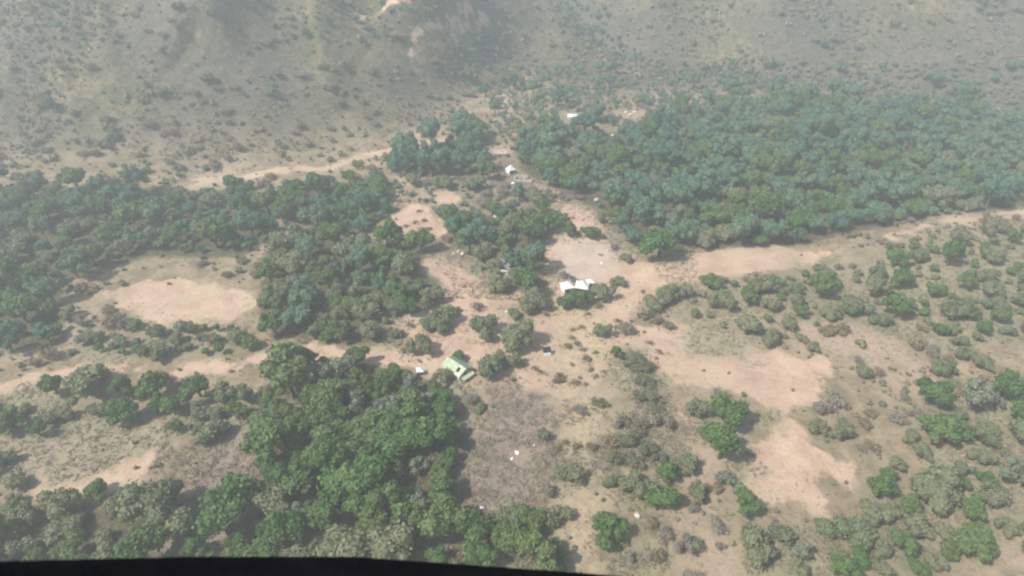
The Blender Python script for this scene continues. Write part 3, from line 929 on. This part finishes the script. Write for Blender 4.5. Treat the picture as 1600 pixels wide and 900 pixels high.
# everything beyond that count, one mass for each kind of growth
def low_plant(rng, nl, nleaf, leaf, hz, zc):
    d = rng.normal(0, 1, (nl, 3)); d /= np.linalg.norm(d, axis=1)[:, None]; d[:, 2] = np.abs(d[:, 2]) * .8 - .15
    C = d * rng.uniform(.25, .6, nl)[:, None]; C[:, 2] = C[:, 2] * hz + zc
    R = rng.uniform(.3, .5, nl)
    li = rng.integers(0, nl, nleaf)
    dd = rng.normal(0, 1, (nleaf, 3)); dd[:, 2] += .5; dd /= np.linalg.norm(dd, axis=1)[:, None]
    Vl, Ql = leaves(C[li] + dd * R[li][:, None], dd, leaf, rng)
    Vs, Qs, Ts = [Vl], [Ql], [np.repeat(rng.random(nleaf), 4)]
    off = len(Vl)
    for k in range(nl):
        v = SPH2_V * R[k] * .86 + C[k]
        Vs.append(v); Qs.append(SPH2_Q + off); Ts.append(np.full(len(v), .3)); off += len(v)
    return np.concatenate(Vs), np.concatenate(Qs), np.concatenate(Ts)

def mass(name, items, templates, mat, label, cat):
    Vs, Qs, Ts = [], [], []; off = 0
    a = np.array(items)
    zz = height(a[:, 0], a[:, 1])
    for (x, y, R), z in zip(items, zz):
        v, q, t = templates[rr.randrange(len(templates))]
        an = rr.uniform(0, 6.283); c, s = math.cos(an), math.sin(an)
        vv = np.empty_like(v)
        vv[:, 0] = (v[:, 0] * c - v[:, 1] * s) * R + x
        vv[:, 1] = (v[:, 0] * s + v[:, 1] * c) * R + y
        vv[:, 2] = v[:, 2] * R * rr.uniform(.85, 1.15) + z
        Vs.append(vv); Qs.append(q + off); off += len(v)
        Ts.append(np.clip(t + rr.uniform(-.3, .4), 0, 1.3))
    o = link(name, mesh_np(name, np.concatenate(Vs), np.concatenate(Qs), mat, np.concatenate(Ts)))
    tag(o, label, cat, kind='stuff')
    print(name, len(items), 'plants', sum(len(q) for q in Qs) * 2, 'tris')
MASSNAME = {'green': ('distant_woodland', 'green woodland trees too many to count on the valley floor', 'woodland'),
            'blue': ('distant_evergreens', 'hazy blue-green trees covering the far valley and hills', 'woodland'),
            'olive': ('distant_scrub', 'olive green bushes dotted over the far slopes', 'scrub'),
            'pale': ('distant_silver_scrub', 'silvery bushes on the far slopes', 'scrub'),
            'grey': ('distant_dry_scrub', 'dry grey brush on the far slopes', 'scrub'),
            'brown': ('distant_brown_scrub', 'brown brush speckling the far hillsides', 'scrub')}
for k, items in rest.items():
    tall = k in ('green', 'blue', 'pale')
    tm = [low_plant(prng, 5 if tall else 3, 130 if tall else 56, .15 if tall else .18, .9 if tall else .55, .8 if tall else .4) for _ in range(5)]
    nm, lb, ct = MASSNAME[k]
    mass(nm, items, tm, M[k], lb, ct)

# dry grass tufts and brushwood over the open ground
def tuft(rng, n, leaf):
    P = rng.normal(0, .45, (n, 3)); P[:, 2] = np.abs(P[:, 2]) * .5 + .08
    D = rng.normal(0, .6, (n, 3)); D[:, 2] += .6
    V_, Q_ = leaves(P, D / np.linalg.norm(D, axis=1)[:, None], leaf, rng, .5)
    return V_, Q_, np.repeat(rng.random(n), 4)
def tufts(name, label, n, cond, mat, rlo, rhi, xr=(-190, 190), yr=(55, 250)):
    # denser near the camera, where single tufts can be seen
    Y = yr[0] + (yr[1] - yr[0]) * RNG.random(n) ** 1.3
    X = RNG.uniform(-1, 1, n) * (60 + Y * .9)
    ok = cond(X, Y)
    X, Y = X[ok], Y[ok]
    items = [(float(x), float(y), rr.uniform(rlo, rhi)) for x, y in zip(X, Y)]
    mass(name, items, [tuft(prng, 8, .24) for _ in range(8)], mat, label, 'brush')
def c_burn(X, Y):
    return (maxsd(BURN, X, Y) > -26 + 50 * fbm(X * .09, Y * .09, 4, 8)) & (soil_sd(X, Y) < -1)
def c_open(X, Y):
    return (fbm(X * .07, Y * .07, 3, 31) > .50) & (soil_sd(X, Y) < -1) & (maxsd(PALE, X, Y) < 0)
def c_soil(X, Y):
    return (fbm(X * .10, Y * .10, 3, 63) > .60) & (soil_sd(X, Y) > -1) & (maxsd(PALE, X, Y) < 0)
tufts('burnt_brushwood', 'grey-mauve dead brushwood covering the slope right of the big grove', 110000, c_burn, M['deadwood'], .35, .8)
tufts('dry_grass', 'dry olive and brown grass tufts over the open ground', 22000, c_open, M['brown'], .3, .85)
def c_brush(X, Y):
    return (maxsd(BRUSH, X, Y) + ragged(X, Y) > -3 + 9 * fbm(X * .09, Y * .09, 3, 18)) & (maxsd(PALE, X, Y) < 0)
tufts('low_brush', 'low olive and grey brush mottling the lower slopes', 70000, c_brush, M['brush'], .3, .8)
sk = []
for x, y, R in PLACED[:170]:
    for _ in range(int(10 + 9 * R)):
        a = rr.uniform(0, 6.283); q = R * (0.75 + abs(rr.gauss(0, .55)))
        sk.append((x + math.cos(a) * q, y + math.sin(a) * q, rr.uniform(.3, .75)))
mass('bush_undergrowth', sk, [tuft(prng, 8, .24) for _ in range(8)], M['brush'], 'low weedy undergrowth ringing the bushes on the slopes', 'undergrowth')
def c_hill(X, Y):
    hh = sstep(-10, 40, Y - hill_start(X))
    return (hh > .3) & (fbm(X * .05 + Y * .02, Y * .02 - X * .006, 3, 44) > .42)
tufts('hill_scrub', 'dry olive scrub clothing the hazy hillsides', 34000, c_hill, M['brush'], .5, 1.6, yr=(255, 480))
def c_strip(X, Y):
    return (fbm(X * .055, Y * .055, 3, 21) > .55) & (np.abs(X) < .30 * np.hypot(Y, CAMZ)) & (Y > 150) & (maxsd(PALE, X, Y) < 0) & (maxsd(SOIL[:1], X, Y) < 0)
tufts('valley_weeds', 'grey-green weeds in patches between the clearings of the valley', 60000, c_strip, M['brush'], .3, .8, yr=(150, 330))
tufts('soil_weeds', 'sparse weeds scattered over the bare soil', 16000, c_soil, M['brown'], .2, .5)

# ------------------------------------------------------------------ built things
class MB:
    def __init__(self): self.v = []; self.f = []
    def add(self, v, f):
        o = len(self.v); self.v += [tuple(p) for p in v]; self.f += [tuple(i + o for i in q) for q in f]
        return self
    def box(self, lo, hi):
        (a, b, c), (d, e, g) = lo, hi
        return self.add([(a, b, c), (d, b, c), (d, e, c), (a, e, c), (a, b, g), (d, b, g), (d, e, g), (a, e, g)],
                        [(0, 3, 2, 1), (4, 5, 6, 7), (0, 1, 5, 4), (1, 2, 6, 5), (2, 3, 7, 6), (3, 0, 4, 7)])
    def slab(self, pts, th):
        """a flat quad of points given thickness th along its normal (upwards)"""
        p = [Vector(q) for q in pts]
        n = (p[1] - p[0]).cross(p[3] - p[0]).normalized() * th
        return self.add(p + [q + n for q in p], [(0, 3, 2, 1), (4, 5, 6, 7), (0, 1, 5, 4), (1, 2, 6, 5), (2, 3, 7, 6), (3, 0, 4, 7)])
    def rod(self, path, r, k=7):
        v, q = tube(path, r if isinstance(r, (list, tuple)) else [r] * len(path), k)
        self.add(v, q.tolist())
        return self
    def build(self, name, mat, parent=None, smooth=False, bevel=0):
        me = bpy.data.meshes.new(name)
        me.from_pydata(self.v, [], self.f); me.update()
        me.materials.append(mat)
        if smooth: me.polygons.foreach_set('use_smooth', [True] * len(me.polygons))
        return link(name, me, parent)

def root(name, px, py, rz, label, cat, group=None, sink=0.0):
    x, y, z, t = at(px, py)
    o = link(name, None); o.empty_display_size = .5
    o.location = (x, y, z - sink); o.rotation_euler = (0, 0, rz)
    return tag(o, label, cat, group)

# green-roofed shed
def shed():
    r = root('shed', 715, 580, math.radians(-43), 'long shed with two-tone pale green gable roof on bare soil', 'shed', sink=0.25)
    L, W, H, RH = 3.0, 2.15, 1.9, 1.15
    MB().box((-L, -W, 0), (L, -W + .12, H)).build('wall', M['plaster'], r)
    MB().box((-L, W - .12, 0), (L, W, H)).build('wall', M['plaster'], r)
    for s in (-1, 1):
        x0 = s * (L - .13); x1 = s * (L - .01)
        MB().add([(x0, -W + .13, 0), (x0, W - .13, 0), (x0, W - .13, H), (x0, 0, H + RH - .1), (x0, -W + .13, H), (x1, -W + .13, 0), (x1, W - .13, 0), (x1, W - .13, H), (x1, 0, H + RH - .1), (x1, -W + .13, H)],
                 [(0, 1, 2, 3, 4), (9, 8, 7, 6, 5), (0, 5, 6, 1), (1, 6, 7, 2), (2, 7, 8, 3), (3, 8, 9, 4), (4, 9, 5, 0)]).build('gable', M['plaster'], r)
    d = MB().box((L + .0, -.55, 0), (L + .06, .45, 1.75)).build('door', M['wood'], r)
    MB().box((L + .065, .25, .85), (L + .11, .33, 1.0)).build('handle', M['dark'], d)
    n = 6; wd = (2 * L + .7) / n
    for i in range(n):
        x0 = -L - .35 + i * wd; x1 = x0 + wd - .03
        for s, mt in ((-1, 'creamroof'), (1, 'greenroof')):
            lift = .02 * ((i * 7 + (s > 0) * 3) % 3)
            lo_y, lo_z = s * (W + .35), H - .18 + lift
            hole = (s < 0 and i == 4)
            a = [(x0, lo_y, lo_z), (x1, lo_y, lo_z), (x1, s * .05, H + RH + lift), (x0, s * .05, H + RH + lift)]
            if s > 0: a = [a[1], a[0], a[3], a[2]]
            p = MB()
            if hole:     # a sheet is torn away in the middle here
                def at_(u, v_):
                    A, B, C_, D = [Vector(q) for q in a]
                    return (A * (1 - u) + B * u) * (1 - v_) + (D * (1 - u) + C_ * u) * v_
                for (u0, u1, v0, v1) in ((0, 1, 0, .33), (0, 1, .78, 1), (0, .12, .335, .775), (.9, 1, .335, .775)):
                    p.slab([at_(u0, v0), at_(u1, v0), at_(u1, v1), at_(u0, v1)], .035)
            else:
                p.slab(a, .035)
            for k in range(3):       # standing ribs
                u = (k + .5) / 3
                A = Vector(a[0]).lerp(Vector(a[1]), u); B = Vector(a[3]).lerp(Vector(a[2]), u)
                if not hole:
                    p.rod([A + Vector((0, 0, .05)), B + Vector((0, 0, .05))], .035, 4)
            p.build('roof_panel', M[mt], r)
    MB().rod([(-L - .36, 0, H + RH + .05), (L + .36, 0, H + RH + .05)], .11, 6).build('ridge_cap', M['greenroof'], r)
    pr = MB().slab([(L + .75, -W - .1, 1.65), (L + 1.75, -W - .1, 1.45), (L + 1.75, W - .6, 1.45), (L + .75, W - .6, 1.65)], .05).build('porch_roof', M['creamroof'], r)
    for yy in (-W + .1, W - .8):
        MB().rod([(L + 1.6, yy, 0), (L + 1.6, yy, 1.47)], .06).build('porch_post', M['wood'], r)
    for yy in (-W + .1, W - .8):
        MB().rod([(L + .7, yy, 1.72), (L - .02, yy, 1.78)], .05).build('porch_beam', M['wood'], r)
    return r
shed()

def crumpled(px, py, sx, sy, sz, mat, name, label, cat, rz=0.0, seed=1, group=None, sink=.12, amp=.16):
    """an irregular solid: boulder, bundle, heap"""
    g = np.random.default_rng(seed)
    V_, Q_ = cube_sphere(4)
    d = V_.round(4)
    key = {}
    off = np.empty(len(V_))
    ph = g.uniform(0, 6.28, (5, 3)); fr = g.normal(0, 2.2, (5, 3))
    s = sum(np.sin((d * fr[i]).sum(1) + ph[i, 0]) for i in range(5)) / 5
    q = np.abs(V_) ** .8 * np.sign(V_)
    V2 = q * (1 + amp * 1.8 * s)[:, None] * np.array([sx, sy, sz])
    V2[:, 2] = np.maximum(V2[:, 2], -sz * .45) + sz * .45
    x, y, z, t = at(px, py)
    me = mesh_np(name, V2, Q_, mat)
    o = link(name, me); o.location = (x, y, z - sink); o.rotation_euler = (0, 0, rz)
    return tag(o, label, cat, group)

crumpled(692, 578, .55, .4, .45, M['white'], 'sack', 'pale bundle at the left front corner of the green-roofed shed', 'sack', .5, 3)
crumpled(704, 584.5, .55, .4, .4, M['white'], 'sack', 'pale bundle under the front eave of the green-roofed shed', 'sack', 1.2, 4)
b = root('shadow_line', 727, 594, math.radians(32), 'dark bar imitating a shadow line on soil below the green-roofed shed', 'shadow_strip')  # solid dark bar standing in for the shadow line beside the shed
MB().box((-1.0, -.1, 0), (1.0, .1, .16)).build('shadow_strip', M['wood'], b)
MB().box((-.9, -.08, .162), (-.7, .08, .24)).build('shadow_block', M['wood'], b)

# ridge tents and canopies of white canvas
def tent(px, py, rz, sx, sy, hw, hp, label, mat='white', openside=True, walls=True):
    r = root('tent', px, py, rz, label, 'tent', sink=.05)
    k = 8
    V_ = []; F_ = []
    g = random.Random(int(px * 3 + py))
    rings = 6
    for i in range(rings + 1):
        t = i / rings
        for j in range(4 * k):
            s = j / (4 * k) * 4
            e = int(s); u = s - e
            c = [(-1, -1), (1, -1), (1, 1), (-1, 1)]
            a = c[e]; b_ = c[(e + 1) % 4]
            x = a[0] + (b_[0] - a[0]) * u; y = a[1] + (b_[1] - a[1]) * u
            sag = math.sin(u * math.pi)
            inn = 1 - .10 * sag * (1 - t)
            rad = (1 - t) * inn + .02
            z = hw + (hp - hw) * (t ** 1.45) - .18 * sag * (1 - t) + g.uniform(-.02, .02)
            V_.append((x * sx * rad, y * sy * rad, z))
    n = 4 * k
    for i in range(rings):
        for j in range(n):
            F_.append((i * n + j, i * n + (j + 1) % n, (i + 1) * n + (j + 1) % n, (i + 1) * n + j))
    F_.append(tuple(rings * n + j for j in range(n)))
    MB().add(V_, F_).build('canopy', M[mat], r, smooth=True)
    # valance
    Vv = []; Fv = []
    for j in range(n):
        x, y, z = V_[j]; Vv += [(x, y, z), (x * 1.01, y * 1.01, z - .28 - .06 * (j % 2))]
    for j in range(n):
        a = 2 * j; b_ = 2 * ((j + 1) % n); Fv.append((a, a + 1, b_ + 1, b_))
    MB().add(Vv, Fv).build('valance', M[mat], r)
    for cx in (-1, 1):
        for cy in (-1, 1):
            MB().rod([(cx * sx * .97, cy * sy * .97, 0), (cx * sx * .97, cy * sy * .97, hw - .02)], .04).build('pole', M['tin'], r)
    if walls:
        for (a, b_) in (((-1, 1), (1, 1)), ((-1, -1), (-1, 1)), ((1, -1), (1, 1))):
            Vw = []; Fw = []
            for i in range(9):
                u = i / 8
                x = (a[0] + (b_[0] - a[0]) * u) * sx * .93; y = (a[1] + (b_[1] - a[1]) * u) * sy * .93
                wv = .05 * math.sin(i * 2.1)
                Vw += [(x + wv, y + wv, .02), (x, y, hw - .2)]
            for i in range(8): Fw.append((2 * i, 2 * i + 2, 2 * i + 3, 2 * i + 1))
            MB().add(Vw, Fw).build('side_wall', M[mat], r)
    return r
tent(886, 453, .35, 1.7, 1.9, 1.9, 3.2, 'leftmost white tent of the three beside the pale clearing')
tent(909, 453, -.25, 2.1, 1.9, 2.0, 3.5, 'largest middle white tent of the three beside the pale clearing')
tent(922, 446, .1, 1.2, 1.0, 1.7, 2.5, 'smallest right white tent of the three beside the pale clearing')
tent(657, 584, .2, .95, .85, 1.5, 2.1, 'small white tent half hidden at the top edge of the grove')
tent(798, 270, .6, 1.7, 1.6, 1.9, 3.6, 'far white pointed tent above the grey scrub')

def round_tank(px, py, R, h, label):
    r = root('water_tank', px, py, 0, label, 'tank', sink=.1)
    k = 24
    def ring(rad, z): return [(rad * math.cos(2 * math.pi * j / k), rad * math.sin(2 * math.pi * j / k), z) for j in range(k)]
    V_ = ring(R, 0) + ring(R, h) + ring(R - .18, h) + ring(R - .18, h - .35)
    F_ = [(i * k + j, i * k + (j + 1) % k, (i + 1) * k + (j + 1) % k, (i + 1) * k + j) for i in range(3) for j in range(k)]
    MB().add(V_, F_).build('basin', M['tin'], r)
    MB().add([(x, y, h - .36) for x, y, z in ring(R - .17, 0)], [tuple(range(k))]).build('water', M['dark'], r)
    return r
round_tank(894, 439, 1.15, 1.3, 'round grey open tank behind the white tents')

# tilted solar panel on a white stand
def solar():
    r = root('solar_panel', 855, 554, math.radians(14), 'dark tilted panel on a white base standing on bare soil', 'solar panel', sink=.1)
    MB().box((-.85, -.55, 0), (.85, .45, .75)).build('base', M['white'], r)
    f = MB().slab([(-1.15, -.25, 1.0), (1.15, -.25, 1.0), (1.15, 1.15, 1.75), (-1.15, 1.15, 1.75)], .05).build('frame', M['tin'], r)
    for i in range(3):
        for j in range(2):
            x0 = -1.1 + i * .735; y0 = .03 + j * .485
            def q(x, v): return (x, -.25 + 1.4 * v, 1.0 + .75 * v + .062)
            MB().slab([q(x0, y0), q(x0 + .715, y0), q(x0 + .715, y0 + .465), q(x0, y0 + .465)], .012).build('cell', M['panel'], f)
    for x in (-.8, .8):
        MB().rod([(x, .3, .74), (x, .85, 1.58)], .04).build('strut', M['tin'], r)
        MB().rod([(x, -.2, .74), (x, -.2, 1.02)], .04).build('strut', M['tin'], r)
solar()
crumpled(864, 562, .6, .45, .3, M['rust'], 'tarp_bundle', 'dull mauve bundle on soil right below the solar panel', 'bundle', .4, 9)
crumpled(838, 561, .5, .35, .3, M['rust'], 'tarp_bundle', 'reddish bundle on soil left below the solar panel', 'bundle', 1.4, 12)

# the ruined shack in the centre grove
def shack():
    r = root('shack', 789, 416, math.radians(-14), 'ruined shack with grey sheet roof among the centre grove trees', 'shack', sink=.2)
    for (lo, hi) in (((-2.6, -1.8, 0), (2.6, -1.65, 1.7)), ((-2.6, 1.65, 0), (2.6, 1.8, 2.2)), ((-2.6, -1.645, 0), (-2.45, 1.645, 1.8)), ((2.45, -1.645, 0), (2.6, 1.645, 1.8))):
        MB().box(lo, hi).build('wall', M['stone'], r)
    g = random.Random(4)
    for i in range(6):
        x0 = -2.9 + i * .97; dz = g.uniform(-.04, .08)
        if i == 3: continue
        MB().slab([(x0, -2.1, 1.72 + dz), (x0 + .94, -2.1, 1.74 + dz), (x0 + .94, 2.1, 2.36 + dz), (x0, 2.1, 2.34 + dz)], .04).build('roof_sheet', M['tin'], r)
    for y in (-1.2, 1.2):
        MB().rod([(-2.55, y, 1.83 + .15 * y), (2.55, y, 1.83 + .15 * y)], .06, 5).build('rafter', M['wood'], r)
    r.scale = (.72, .72, .8)
shack()
def plank(px, py, rz, l, wd, mat, label, up=.0):
    r = root('board', px, py, rz, label, 'board')
    MB().box((-l, -wd, .02), (l, wd, .12)).build('plank', M[mat], r)
    MB().box((-l * .96, -wd * .8, .121), (-l * .80, wd * .8, .19)).build('batten', M['wood'], r)
    MB().box((l * .70, -wd * .8, .121), (l * .86, wd * .8, .19)).build('batten', M['wood'], r)
plank(787, 423.5, -.35, 1.5, .45, 'white', 'long white board lying below the ruined shack')
plank(777, 425, .1, .8, .5, 'white', 'short white board left of the long white board by the shack')
plank(791, 429, .6, .7, .3, 'white', 'small pale board furthest right below the ruined shack')
plank(791, 724, -.7, 1.0, .3, 'tin', 'grey board lying in the middle of the grey brush area')
# pale things in the grove left of the shack
for i, (px, py, s) in enumerate([(709, 397, .7), (716, 394, .8), (723, 397, .8)]):
    crumpled(px, py, s, s * .7, s * .55, M['stone'], 'rock', ['left', 'middle', 'right'][i] + ' of three pale rocks left of the centre grove', 'rock', i, 20 + i)

# far hut, stone ruin, white hut
def hut(px, py, rz, l, wd, h, roofm, wallm, label):
    r = root('hut', px, py, rz, label, 'hut', sink=.4)
    for (lo, hi) in (((-l, -wd, 0), (l, -wd + .2, h)), ((-l, wd - .2, 0), (l, wd, h + .5)), ((-l, -wd + .203, 0), (-l + .2, wd - .203, h + .1)), ((l - .2, -wd + .203, 0), (l, wd - .203, h + .1))):
        MB().box(lo, hi).build('wall', M[wallm], r)
    n = 5
    for i in range(n):
        x0 = -l - .25 + i * (2 * l + .5) / n; x1 = x0 + (2 * l + .5) / n - .04
        MB().slab([(x0, -wd - .3, h + .02), (x1, -wd - .3, h + .02), (x1, wd + .3, h + .62), (x0, wd + .3, h + .62)], .07).build('roof_panel', M[roofm], r)
    MB().box((-.45, -wd - .05, 0), (.45, -wd - .003, 1.6)).build('door', M['wood'], r)
hut(781, 244, .1, 2.8, 1.7, 2.0, 'rust', 'stone', 'far low hut with pinkish roof in the scrub above the white tent')
hut(894, 186, 0, 2.3, 1.4, 1.8, 'white', 'white', 'far small white hut at the upper edge of the forest')

def ruin():
    r = root('stone_ruin', 818, 281, math.radians(-8), 'low pale stone ruin right of the far white tent', 'ruin', sink=.3)
    g = random.Random(8)
    for (x0, y0, x1, y1, h) in ((-3.6, -1.8, 3.4, -1.8, 1.1), (-3.6, 1.8, 1.5, 1.8, 1.7), (-3.6, -1.4, -3.6, 1.4, 1.4), (3.4, -1.4, 3.4, .6, .9), (.2, -1.4, .2, 1.3, 1.2)):
        L_ = math.hypot(x1 - x0, y1 - y0); n = max(2, int(L_ / .75)); a = math.atan2(y1 - y0, x1 - x0)
        for i in range(n):
            for c in range(3):
                hh = h / 3
                if c == 2 and g.random() < .4: continue
                u = (i + .5 + (.25 if c % 2 else -.1)) / n
                cx = x0 + (x1 - x0) * u; cy = y0 + (y1 - y0) * u
                o = MB().box((-L_ / n * .47, -.25 - g.uniform(0, .06), 0), (L_ / n * .47, .25 + g.uniform(0, .06), hh * .97)).build('stone', M['stone'], r)
                o.location = (cx, cy, c * hh); o.rotation_euler = (0, 0, a + g.uniform(-.06, .06))
ruin()

# pale rocks and scattered debris
ROCKS = [
    (802, 287, .9, 'white rock below the far white tent'), (957, 212, 1.0, 'single white rock showing in the upper forest'), (964, 219, .8, 'smaller pale rock below the single white one in the upper forest'),
    (932, 313, 1.1, 'pale rock at the forest edge above the round clearing'), (978, 176, 1.2, 'left rock of the far pale outcrop'), (985, 180, 1.4, 'middle rock of the far pale outcrop'), (991, 176, 1.3, 'right rock of the far pale outcrop'),
    (598, 311, .8, 'small white rock left of the sandy clearing'), (620, 306, 1.1, 'pale rock above the sandy clearing'), (600, 288, 1.3, 'left pale rock of the terrace above the sandy clearing'), (628, 291, 1.2, 'right pale rock of the terrace above the sandy clearing'),
    (775, 338, 1.2, 'pale rock at the top of the centre grove'), (832, 302, 1.3, 'light grey rock on the scrub above the soil tongue'), (791, 487, .45, 'tiny white rock on the path left of the elongated bush'),
    (808, 708, .55, 'largest white stone in the grey brush area'), (800, 717, .45, 'white stone left of the largest one in the grey brush area'), (834, 696, .3, 'small white stone below the single round grey bush'),
    (753, 794, .45, 'white stone at the lower left of the grey brush area'), (868, 330, 1.0, 'pale slab rock at the start of the soil tongue'), (940, 411, .45, 'white block on the round pale clearing'),
    (1040, 832, .5, 'pale stone in the bottom right corner'), (996, 806, .7, 'pale stone on soil right of the green cluster'),
]
for i, (px, py, s, lb) in enumerate(ROCKS):
    crumpled(px, py, s, s * .75, s * .6, M['white'] if 'white' in lb else M['stone'], 'rock', lb, 'rock', i * 1.3, 40 + i)
g = random.Random(15)
for i in range(26):
    px = g.gauss(764, 8); py = g.gauss(818, 5)
    crumpled(px, py, g.uniform(.14, .3), .16, .14, M['stone'], 'rubble_stone', 'small pale rubble stone in the heap at the bottom of the grey brush area', 'stone', g.uniform(0, 3), 100 + i, 'rubble stones below the grey brush', .04)
for i in range(16):
    px = g.gauss(748, 14); py = g.gauss(787, 7)
    crumpled(px, py, g.uniform(.12, .24), .14, .12, M['stone'], 'rubble_stone', 'small pale stone strewn along the lower left of the grey brush area', 'stone', g.uniform(0, 3), 140 + i, 'stones strewn on the grey brush', .04)
bench = root('bench', 938, 399, math.radians(-14), 'dark low bench on the round pale clearing', 'bench')
MB().box((-.85, -.22, .42), (.85, .22, .5)).build('seat', M['wood'], bench)
for x in (-.65, .65):
    MB().box((x - .06, -.2, 0), (x + .06, .2, .418)).build('leg', M['wood'], bench)

# ------------------------------------------------------------------ the aircraft's window ledge under the camera
def ledge():
    def pt(px, py, t):
        d = ray(px, py) * t
        return Vector((d[0], d[1], d[2] + CAMZ))
    pts = [pt(px, py, .62) for px, py in ((-300, 890), (0, 880), (300, 873), (546, 873), (720, 885), (900, 898), (1100, 915), (1400, 945), (1900, 1000))]
    r = link('window_ledge', None); r.location = pts[4]; r.empty_display_size = .1
    tag(r, 'black padded aircraft window ledge along the bottom left of the view', 'window ledge')
    o = pts[4]
    rad = .03
    n_ = Vector((0, SP * 1.0, CP)) * -1
    dn = Vector((0, -SP, -CP))
    seal = [p - o + dn * rad for p in pts]
    MB().rod(seal, rad, 12).build('rubber_seal', M['rubber'], r, smooth=True)
    a = [p + dn * .01 for p in seal]; b = [p + dn * .30 for p in seal]
    V_ = []; F_ = []
    for p, q in zip(a, b):
        for e in (-.02, .02):
            V_.append(p + Vector((0, e, 0))); V_.append(q + Vector((0, e, 0)))
    for i in range(len(a) - 1):
        k = 4 * i; j = k + 4
        F_ += [(k, k + 1, j + 1, j), (k + 2, j + 2, j + 3, k + 3), (k, j, j + 2, k + 2), (k + 1, k + 3, j + 3, j + 1)]
    MB().add(V_, F_).build('panel', M['rubber'], r)
ledge()

# ------------------------------------------------------------------ haze: the air of the valley
def haze():
    m, n, out = nodes('air')
    pv = N(n, 'ShaderNodeVolumePrincipled')
    pv.inputs['Color'].default_value = (0.90, 0.985, 0.985, 1)
    pv.inputs['Density'].default_value = 0.0009
    pv.inputs['Anisotropy'].default_value = 0.15
    n.links.new(pv.outputs[0], out.inputs['Volume'])
    zmin = float(GZ.min()) - 1; zmax = max(float(GZ.max()) + 12, CAMZ + 6)
    o = MB().box((-1900, -1900, zmin), (1900, 1900, zmax)).build('haze', m)
    tag(o, 'pale blue summer haze filling the valley air', 'haze', kind='stuff')
haze()
print('plants', counts, 'objects', len(bpy.data.objects))
